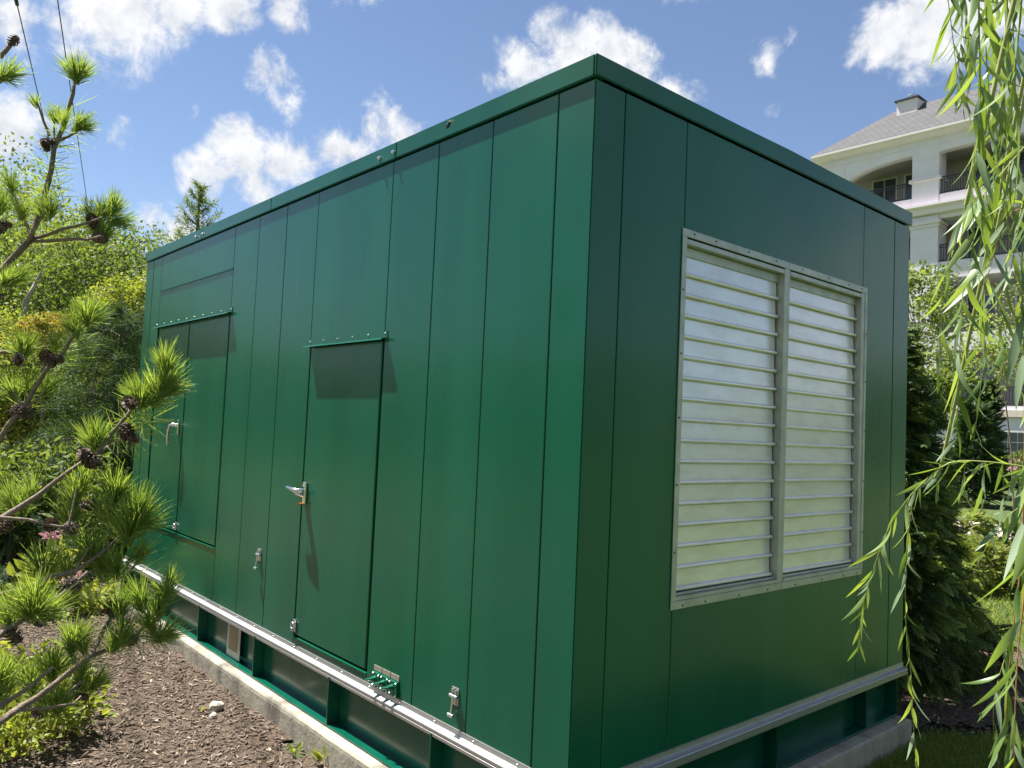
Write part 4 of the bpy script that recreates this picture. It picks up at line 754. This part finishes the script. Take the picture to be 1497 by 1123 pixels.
for (a, b) in XC:
    bb('capital', a - 0.12, b + 0.12, YB - 0.22, YB + 0.95, 13.12, 13.30, STUC2); bb('capital', a - 0.05, b + 0.05, YB - 0.15, YB + 0.93, 12.95, 13.12, STUC2); bb('column_band', a - 0.10, b + 0.10, YB - 0.18, YB + 0.95, 15.42, 15.58, STUC2)
for i, (z0, z1, zt_) in enumerate(LV_):
    for (a, b), (c, d) in zip(XC, XC[1:]): bb('floor_band', b + .003, c - .003, YB - 0.02, YB + DEP - .01, z0 if i < 3 else 13.35, z1)
bb('lower_band', -20.05, XE, YB - 0.14, YB - 0.021, 3.30, 3.62, flat('pinkish_band', (0.66, 0.55, 0.48), 0.9))
MB().prism([(YB - 0.021, 13.56), (YB - 0.30, 13.62), (YB - 0.34, 13.85), (YB - 0.52, 13.98), (YB - 0.52, 14.09), (YB - 0.021, 14.10)], 'x', -20.3, XE).build('cornice', STUC2, BLD)
# top wall over the openings: an arch over every bay
def arch_panel(x0, x1, zs_, zt_, ztop, half):
    n = 24; pts = []
    for i in range(n + 1):
        t = i / n; q = 1 - t if half else 2 * abs(t - 0.5); pts.append((x0 + (x1 - x0) * t, zs_ + (zt_ - zs_) * (max(0.0, 1 - q ** 2.2)) ** 0.5))
    m = MB(); n1 = n + 1; top = [(x, ztop) for x, z in pts]; y0, y1 = YB - 0.04, YB + 0.5
    vs = [(x, y, z) for y in (y0, y1) for row in (pts, top) for x, z in row]; fs = []
    for i in range(n):
        fs += [(i, i + 1, n1 + i + 1, n1 + i), (2 * n1 + i, 3 * n1 + i, 3 * n1 + i + 1, 2 * n1 + i + 1), (i, 2 * n1 + i, 2 * n1 + i + 1, i + 1)]
    m.add(vs, fs); m.build('arch', STUC, BLD)
for i, ((a, b), (c, d)) in enumerate(zip(XC, XC[1:])): arch_panel(b - .02, c + .02, 15.9 if i == 0 else 16.82, 16.92, 17.3, i == 0)
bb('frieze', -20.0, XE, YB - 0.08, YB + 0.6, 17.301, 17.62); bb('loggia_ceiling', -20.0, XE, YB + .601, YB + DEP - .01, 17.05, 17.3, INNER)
MB().prism([(YB - 0.08, 17.62), (YB - 0.35, 17.66), (YB - 0.45, 17.80), (YB - 0.62, 17.86), (YB - 0.62, 17.97), (YB + 0.6, 17.98), (YB + 0.6, 17.62)], 'x', -20.5, XE + .5).build('eave', STUC2, BLD)
v = ray(1312, 161); t_ = ((-20.5 - CAM[0]) - (YB - 0.62 - CAM[1])) / (v[0] - v[1]); apex = CAM + v * t_; hd_ = apex[1] - (YB - 0.62)
SH = shingle_material(); xr = XE - hd_; m = MB(); yb2 = YB - 0.62 + 2 * hd_
m.add([(-20.5, YB - .62, 17.975), (XE + .5, YB - .62, 17.975), (XE + .5, yb2, 17.975), (-20.5, yb2, 17.975), (apex[0], apex[1], apex[2]), (xr, apex[1], apex[2])], [(0, 1, 5, 4), (1, 2, 5), (2, 3, 4, 5), (3, 0, 4), (0, 3, 2, 1)]); rf = m.build('roof', SH, BLD)
cp = apex + [0.9, -0.3, 0.0]; bb('chimney', cp[0] - .6, cp[0] + 0.5, cp[1] - .5, cp[1] + .5, cp[2] - 1.2, cp[2] + 0.1, STUC2, rf); bb('chimney_cap', cp[0] - .7, cp[0] + .6, cp[1] - .6, cp[1] + .6, cp[2] + .101, cp[2] + .18, RAILM, rf)
MB().tube([cp + [0, 0, .17], cp + [0, 0, .45]], 0.15, 10).tube([cp + [0, 0, .44], cp + [0, 0, .54]], 0.2, 10).build('vent_pipe', ZINC, rf)
# railings, loggia doors and windows
for i, (z0, z1, zt_) in enumerate(LV_):
    for (a, b), (c, d) in zip(XC, XC[1:]):
        r = MB(); r.box(b + .01, c - .01, YB + 0.05, YB + 0.10, z1 + 0.86, z1 + 0.92).box(b + .01, c - .01, YB + 0.055, YB + 0.095, z1 + 0.74, z1 + 0.77).box(b + .01, c - .01, YB + 0.055, YB + 0.095, z1 + 0.07, z1 + 0.11)
        for x in np.arange(b + 0.08, c, 0.125): r.box(x, x + 0.026, YB + 0.06, YB + 0.088, z1 + 0.09, z1 + 0.88)
        tag(r.build('railing', RAILM, BLD), kind='stuff')
        for fx in (0.12, 0.62):
            x0 = b + (c - b) * fx; x1 = x0 + 1.25; f_ = bb('loggia_door', x0 - .09, x1 + .09, YB + DEP - 0.06, YB + DEP - .011, z1, z1 + 2.25, FRAME)
            bb('door_pane', x0, x0 + .59, YB + DEP - .085, YB + DEP - .061, z1 + .05, z1 + 2.15, GLASS, f_); bb('door_pane', x0 + .66, x1, YB + DEP - .085, YB + DEP - .061, z1 + .05, z1 + 2.15, GLASS, f_)
for x0 in (-19, -17, -10.98, -9.2, -6.5, -4.7, -1.0, 1.2, 4.6):
    f_ = bb('window', x0 - .14, x0 + 1.34, YB - .05, YB + .019, 1.0, 2.7, FRAME)
    for a in range(3):
        for k, (za, zc) in enumerate(((1.12, 1.62), (1.66, 2.10), (2.14, 2.58))): bb('pane', x0 + .41 * a, x0 + .41 * a + .375, YB - .062, YB - .051, za, zc, GLASS, f_)
    bb('sill', x0 - .22, x0 + 1.42, YB - .16, YB - .051, .88, .999, STUC2, f_)

# ------------------------------------------------------------------ garden on the right
PATH = flat('path_paving', (0.46, 0.39, 0.33), 0.9, 0, 0.12, 6, 0.2)
sheet('garden_path', np.linspace(-9, 4, 30), np.linspace(13.6, 15.6, 8), lambda X, Y: gz(X, Y + 0.0 * X) + 0.012, PATH)
b = ground_at(1384, 990); spray_shrub('evergreen_shrub', (b[0] - .30, b[1] + .06, 0.0), 2.1, 0.56, 1500, 0.17, L_YEW, 'dark feathery evergreen shrub with tips coloured as sunlit standing in dark mulch', pw=0.75, lean=(-.12, -.06), core=0.66)
spray_shrub('evergreen_shrub', (-0.46, 3.56, 0.0), 2.5, 0.46, 1300, 0.16, L_YEW, 'taller dark evergreen pressed against the back corner of the enclosure', pw=0.45, lean=(.02, 0), core=0.62)
def right_tree(px, py, d, r, ncl, per, leaf, m, label, **k):
    c = at(px, py, d); bq = gpt(k.pop('bx', px), py, d); broad_tree('ornamental_tree', bq, c, r, ncl, per, leaf, m, label, **k)
right_tree(1342, 452, 13.5, (0.66, 0.7, 0.9), 50, 62, 0.075, L_LIGHT, 'light green small tree against the white column', trunk=0.022)
right_tree(1348, 560, 11.0, (0.5, 0.5, 0.6), 44, 70, 0.07, L_MID, 'leafy green tree just above the dark evergreen', trunk=0.022)
right_tree(1466, 510, 15.0, (0.95, 0.9, 0.85), 40, 46, 0.07, L_LIGHT, 'airy small tree with pale leaves before the loggias', trunk=0.018, bx=1478)
right_tree(1545, 440, 14.0, (1.0, 1.0, 1.1), 40, 46, 0.07, L_LIGHT, 'airy pale tree partly beyond the willow twigs', trunk=0.03)
for (px, top, d, lab) in ((1437, 562, 21.0, 'tall narrow clipped conifer beside the ground floor window'), (1424, 600, 19.0, 'shorter narrow conifer in front of the taller one')):
    bq = gpt(px, 690, d); tp_ = at(px, top, d); spray_shrub('columnar_conifer', bq, tp_[2] - bq[2], 0.42, 620, 0.30, L_DARK, lab, 'tree', pw=0.45, droop=0.6)
for (px, d, r, h, lab) in ((1432, 9.6, 0.42, 0.55, 'golden feathery shrub beside the dark evergreen'), (1472, 10.6, 0.5, 0.62, 'golden feathery shrub in front of the path'), (1408, 11.5, 0.45, 0.7, 'golden feathery shrub peeping past the evergreen'), (1505, 9.4, 0.4, 0.5, 'golden low shrub under the willow twigs')):
    bq = gpt(px, 800, d); spray_shrub('golden_shrub', bq, h, r, 330, 0.17, L_GOLD, lab, pw=0.35, droop=0.1)
for k, (px, d, r) in enumerate(((1420, 25.0, .8), (1443, 25.5, .75), (1462, 24.6, .8), (1484, 25.2, .85), (1508, 25, .8), (1530, 25, .8))):
    bq = gpt(px, 715, d); hs = [bq + np.array([rng.normal() * r * .5, -r * .55 + rng.normal() * r * .2, 0.55 + 0.35 * rng.random()]) for _ in range(12)]
    shrub('hydrangea_bush', bq, r, 0.95, 800, 0.14, (L_GOLD, L_GOLD, L_MID, L_MID, L_MID, L_GOLD)[k], 'rounded hydrangea with ' + ('cream and peach' if k in (0, 1, 5) else 'mauve pink') + ' blooms in the bed before the building', 'hydrangeas with ' + ('cream' if k in (0, 1, 5) else 'pink') + ' blooms', heads=hs, headr=0.12, headn=34, headm=(L_CREAM, L_CREAM, L_PETAL, L_PETAL, L_PETAL, L_CREAM)[k])
for k, px in enumerate((1400, 1450, 1500)):
    bq = gpt(px, 690, 36.0); shrub('hedge_bush', bq, 1.1, 1.0, 900, 0.16, L_MID, 'clipped low bush along the building foot', 'bushes along the building foot')

# ------------------------------------------------------------------ foreground willow
def willow_material():
    m, nt, b = nodes_of('willow_leaf'); at_ = nt.nodes.new('ShaderNodeAttribute'); at_.attribute_name = 'rnd'; oi = nt.nodes.new('ShaderNodeObjectInfo'); ge = nt.nodes.new('ShaderNodeNewGeometry')
    ad = nt.nodes.new('ShaderNodeMath'); ad.operation = 'MULTIPLY_ADD'; nt.links.new(oi.outputs['Random'], ad.inputs[0]); ad.inputs[1].default_value = 0.8; nt.links.new(at_.outputs['Fac'], ad.inputs[2])
    top = ramp(nt, ad.outputs[0], [(0.0, (0.080, 0.145, 0.038)), (0.45, (0.140, 0.220, 0.058)), (0.90, (0.240, 0.325, 0.105)), (0.97, (0.34, 0.30, 0.09))]); und = ramp(nt, ad.outputs[0], [(0.0, (0.165, 0.240, 0.135)), (1.0, (0.30, 0.38, 0.25))])
    mx = nt.nodes.new('ShaderNodeMix'); mx.data_type = 'RGBA'; nt.links.new(ge.outputs['Backfacing'], mx.inputs[0]); nt.links.new(top, mx.inputs[6]); nt.links.new(und, mx.inputs[7])
    nt.links.new(mx.outputs[2], b.inputs['Base Color']); b.inputs['Roughness'].default_value = 0.38
    tr = nt.nodes.new('ShaderNodeBsdfTranslucent'); tm = nt.nodes.new('ShaderNodeMix'); tm.data_type = 'RGBA'; tm.blend_type = 'MULTIPLY'; tm.inputs[0].default_value = 1; nt.links.new(top, tm.inputs[6]); tm.inputs[7].default_value = (2.3, 2.1, .7, 1); nt.links.new(tm.outputs[2], tr.inputs[0])
    ms = nt.nodes.new('ShaderNodeMixShader'); ms.inputs[0].default_value = 0.36; nt.links.new(b.outputs[0], ms.inputs[1]); nt.links.new(tr.outputs[0], ms.inputs[2]); nt.links.new(ms.outputs[0], nt.nodes['Material Output'].inputs[0]); return m
WLEAF = willow_material()
def wleaf_template(curl, twist, wd):
    n = 8; v, f = [], []
    for i in range(n + 1):
        s_ = i / n; w = wd * math.sin(math.pi * min(1, 0.06 + s_ * 0.94)) ** 0.8 * (1.0 - 0.45 * s_) * 1.25; a = twist * s_; y = -curl * s_ * s_
        for k, (x, h) in enumerate(((-w, 0.25 * w), (0, 0), (w, 0.25 * w))): v.append([x * math.cos(a) - h * math.sin(a), x * math.sin(a) + h * math.cos(a) + y, s_ * (1 - 0.25 * curl * s_)])
    for i in range(n):
        b = i * 3
        f += [[b, b + 1, b + 4, b + 3], [b + 1, b + 2, b + 5, b + 4]]
    return np.array(v), np.array(f)
WT = [wleaf_template(c, t, w) for c, t, w in ((0.05, 0.3, .062), (0.22, -0.5, .058), (0.40, 0.9, .055), (-0.15, -0.3, .065), (0.55, 1.6, .05))]
WM = []
for tv, tf in WT:
    me = fast_mesh('leaf', tv, tf, np.full(len(tv), 0.1), True); me.materials.append(WLEAF); WM.append(me)
wb = np.array([5.1, 1.4, 0.0])
WIL = thing('willow_tree', wb, 'weeping willow with long narrow leaves trailing past the enclosure', 'tree')
MB().tube([wb - [0, 0, .2], wb + [-.05, -.1, 1.2], wb + [-.3, -.25, 2.6], wb + [-.7, -.5, 4.2]], [0.24, 0.20, 0.16, 0.10], 12).build('trunk', BARK, WIL)
leaves = []      # (strand object, position, direction, length, template, depth)
def catmull(P, step):
    P = [P[0] * 2 - P[1]] + P + [P[-1] * 2 - P[-2]]; out = []
    for i in range(1, len(P) - 2):
        n = max(2, int(np.linalg.norm(P[i + 1] - P[i]) / step))
        for k in range(n):
            t = k / n; out.append(0.5 * (2 * P[i] + (P[i + 1] - P[i - 1]) * t + (2 * P[i - 1] - 5 * P[i] + 4 * P[i + 1] - P[i + 2]) * t * t + (3 * P[i] - P[i - 1] - 3 * P[i + 1] + P[i + 2]) * t ** 3))
    out.append(P[-2]); return out
def strand(pts, d0, d1, r=0.0022, leaf=0.095, gap=0.024, start=0.0, droop=0.6, splay=0.55, mat=TWIG, thin=1.0):
    P = [at(x, y, d0 + (d1 - d0) * i / (len(pts) - 1)) for i, (x, y) in enumerate(pts)]; Q = catmull(P, 0.02); n = len(Q)
    so_ = MB().tube(Q, [0.52 * r * (1.15 - 0.8 * i / n) for i in range(n)], 6).build('strand', mat, WIL)
    acc = 0.0; an = rng.uniform(0, 6.28); L = sum(np.linalg.norm(Q[i + 1] - Q[i]) for i in range(n - 1)); run = 0
    for i in range(n - 1):
        s_ = np.linalg.norm(Q[i + 1] - Q[i]); acc += s_; run += s_
        if run < start * L: acc = 0; continue
        if acc < gap * 0.56: continue
        acc = rng.uniform(-.35, .35) * gap; an += 2.4 + rng.normal() * 0.5
        if rng.random() > thin: continue
        t = (Q[i + 1] - Q[i]) / s_; a = np.cross(t, [0.3, 0.2, 0.9]); a /= np.linalg.norm(a); b = np.cross(t, a); side = a * math.cos(an) + b * math.sin(an)
        dr = t * 0.75 + side * splay * rng.uniform(.5, 1.5) + np.array([0, 0, -droop * rng.uniform(.4, 1.3)]); tipf = 1 - 0.45 * max(0, (run / L - 0.75) / 0.25)
        leaves.append((so_, Q[i], dr, leaf * 1.06 * rng.uniform(0.65, 1.2) * tipf, rng.integers(5), np.linalg.norm(Q[i] - CAM)))
    return P[0]
tops = []
S_ = strand
tops += [S_([(1383, -40), (1386, 0), (1394, 64), (1401, 132), (1404, 165)], 1.75, 1.7, leaf=.10, gap=.022, splay=.75),
  S_([(1432, -40), (1431, 18), (1433, 142), (1428, 200), (1422, 260), (1420, 290), (1424, 340), (1416, 400)], 1.35, 1.4, .0028, .115, .019),
  S_([(1424, 250), (1436, 320), (1434, 355), (1424, 392), (1408, 427), (1406, 460), (1402, 529), (1400, 608), (1395, 660)], 1.5, 1.65, .0022, .10, .022),
  S_([(1412, 300), (1394, 355), (1382, 400), (1376, 466), (1372, 523), (1372, 560), (1378, 592)], 1.7, 1.75, .0018, .075, .024, splay=.35),
  S_([(1470, -40), (1474, 60), (1466, 150), (1462, 240), (1470, 300), (1478, 380)], 1.6, 1.7, .0026, .105, .021),
  S_([(1497, -40), (1490, 40), (1484, 120), (1490, 220), (1482, 300)], 1.25, 1.35, .0026, .11, .022),
  S_([(1452, -40), (1450, 40), (1455, 110), (1452, 180), (1460, 250)], 1.9, 1.95, .0024, .10, .023),
  S_([(1410, -40), (1412, 10), (1418, 60), (1420, 110)], 1.9, 1.85, .002, .10, .024),
  S_([(1510, 200), (1480, 235), (1450, 270), (1425, 300), (1398, 330)], 1.5, 1.45, .0022, .11, .026, splay=.5),
  S_([(1515, 300), (1480, 310), (1462, 345), (1440, 420), (1436, 470), (1430, 520)], 1.6, 1.7, .002, .10, .03, mat=TWIG_R),
  S_([(1520, 250), (1498, 330), (1494, 430), (1496, 520), (1492, 590)], 1.35, 1.4, .0024, .105, .024),
  S_([(1490, 330), (1476, 400), (1462, 440), (1470, 500), (1462, 560)], 1.75, 1.8, .002, .095, .03),
  S_([(1448, 380), (1436, 430), (1440, 500), (1432, 580), (1424, 640)], 1.9, 1.95, .0018, .085, .028),
  S_([(1560, 690), (1497, 682), (1439, 675), (1388, 677), (1346, 709), (1317, 743), (1296, 780), (1273, 844), (1262, 886), (1256, 928), (1254, 955)], 1.75, 2.05, .0032, .085, .026, splay=.5),
  S_([(1375, 686), (1346, 709), (1334, 734), (1325, 818), (1324, 903), (1332, 987), (1336, 1071), (1345, 1150)], 1.97, 2.05, .0022, .078, .030, splay=.45),
  S_([(1530, 715), (1473, 755), (1445, 795), (1426, 831), (1422, 840)], 1.8, 1.85, .0018, .07, .036, .35, thin=.8),
  S_([(1500, 560), (1497, 700), (1494, 810), (1481, 919), (1473, 1029), (1477, 1160)], 1.55, 1.5, .0034, .105, .024, .2, mat=TWIG_R),
  S_([(1510, 760), (1500, 850), (1489, 945), (1484, 1040), (1482, 1160)], 1.45, 1.4, .0028, .11, .028, mat=TWIG_R),
  S_([(1500, 900), (1470, 960), (1452, 1040), (1462, 1140)], 1.75, 1.7, .0018, .085, .034, .3)]
tops += [S_([(1445, -40), (1441, 60), (1446, 150), (1438, 230), (1444, 300)], 1.55, 1.6, .0024, .10, .022), S_([(1478, -40), (1482, 80), (1476, 180), (1488, 260), (1484, 340)], 1.85, 1.9, .0024, .095, .022),
  S_([(1400, -40), (1406, 40), (1402, 100), (1410, 170)], 2.1, 2.1, .002, .09, .024)]
# short hanging tips under the long bough
for (x, y, dx, n) in ((1440, 676, -6, 70), (1466, 679, 4, 90), (1412, 676, -10, 60), (1490, 682, 2, 110), (1376, 683, -8, 45)): S_([(x, y), (x + dx * .5, y + n * .5), (x + dx, y + n)], 1.85, 1.85, .0015, .075, .03)
# limbs from the trunk to the hanging shoots, and the rest of the crown round the trunk
limb = [wb + [-.7, -.5, 4.2], wb + [-1.6, -1.1, 4.7], wb + [-2.5, -1.7, 4.5], wb + [-3.1, -1.9, 3.9]]; MB().tube(catmull([np.array(q) for q in limb], .2), [0.085 - 0.0048 * i for i in range(len(catmull([np.array(q) for q in limb], .2)))], 8).build('branch', BARK, WIL)
lq = catmull([np.array(q) for q in limb], .2)
for p0 in tops:
    if p0[2] < 1.0: continue
    a = min(lq, key=lambda q: np.linalg.norm(q - p0) + 0.4 * abs(q[2] - p0[2] - 0.8)); mid = (a + p0) / 2 + np.array([0, 0, 0.35]); MB().tube(catmull([a, mid, p0], .08), 0.0042, 6).build('branch', TWIG, WIL)
# the 300 largest leaves are parts of their strand, the rest one mass
leaves.sort(key=lambda q: q[5] / q[3])
for (so_, p, dr, l, k, dd) in leaves[:300]:
    o = bpy.data.objects.new('leaf', WM[k]); o.matrix_basis = Matrix.Translation(Vector(p.tolist())) @ rotm(dr, random.uniform(0, 6.28)).to_4x4() @ Matrix.Diagonal((l, l, l, 1)); COL.objects.link(o); o.parent = so_
VV, FF, RR, nb_ = [], [], [], 0
def add_leaves(P, D, S, k):
    global nb_
    V, Fq = scatter(*WT[k], P, D, S, rng.uniform(0, 6.28, len(P))); VV.append(V); FF.append(Fq + nb_); RR.append(np.repeat(rng.random(len(P)) * .9, len(WT[k][0]))); nb_ += len(V)
rest = leaves[300:]
for k in range(5):
    g = [q for q in rest if q[4] == k]
    if g: add_leaves(np.array([q[1] for q in g]), np.array([q[2] for q in g]), np.array([q[3] for q in g]), k)
for _ in range(150):      # curtains of the crown, out to the right
    a = rng.uniform(0, 6.28); rr = 1.0 + 1.4 * rng.random(); c = wb + [rr * math.cos(a), rr * math.sin(a), 0]; q = RM @ (c + [0, 0, 1.7] - CAM)
    if q[2] > -0.6 and (q[0] / max(q[2], .05)) < 0.95: continue
    n = 40; z = np.linspace(rng.uniform(.5, 2), 4.4, n); P = np.stack([np.full(n, c[0]), np.full(n, c[1]), z], 1) + rng.normal(size=(n, 3)) * .04; add_leaves(P, np.stack([rng.normal(size=n) * .5, rng.normal(size=n) * .5, -np.ones(n)], 1), .10 * (0.7 + .6 * rng.random(n)), int(rng.integers(5)))
tag(obj('foliage', fast_mesh('foliage', np.concatenate(VV), np.concatenate(FF), np.concatenate(RR), True), WLEAF, WIL), kind='stuff')
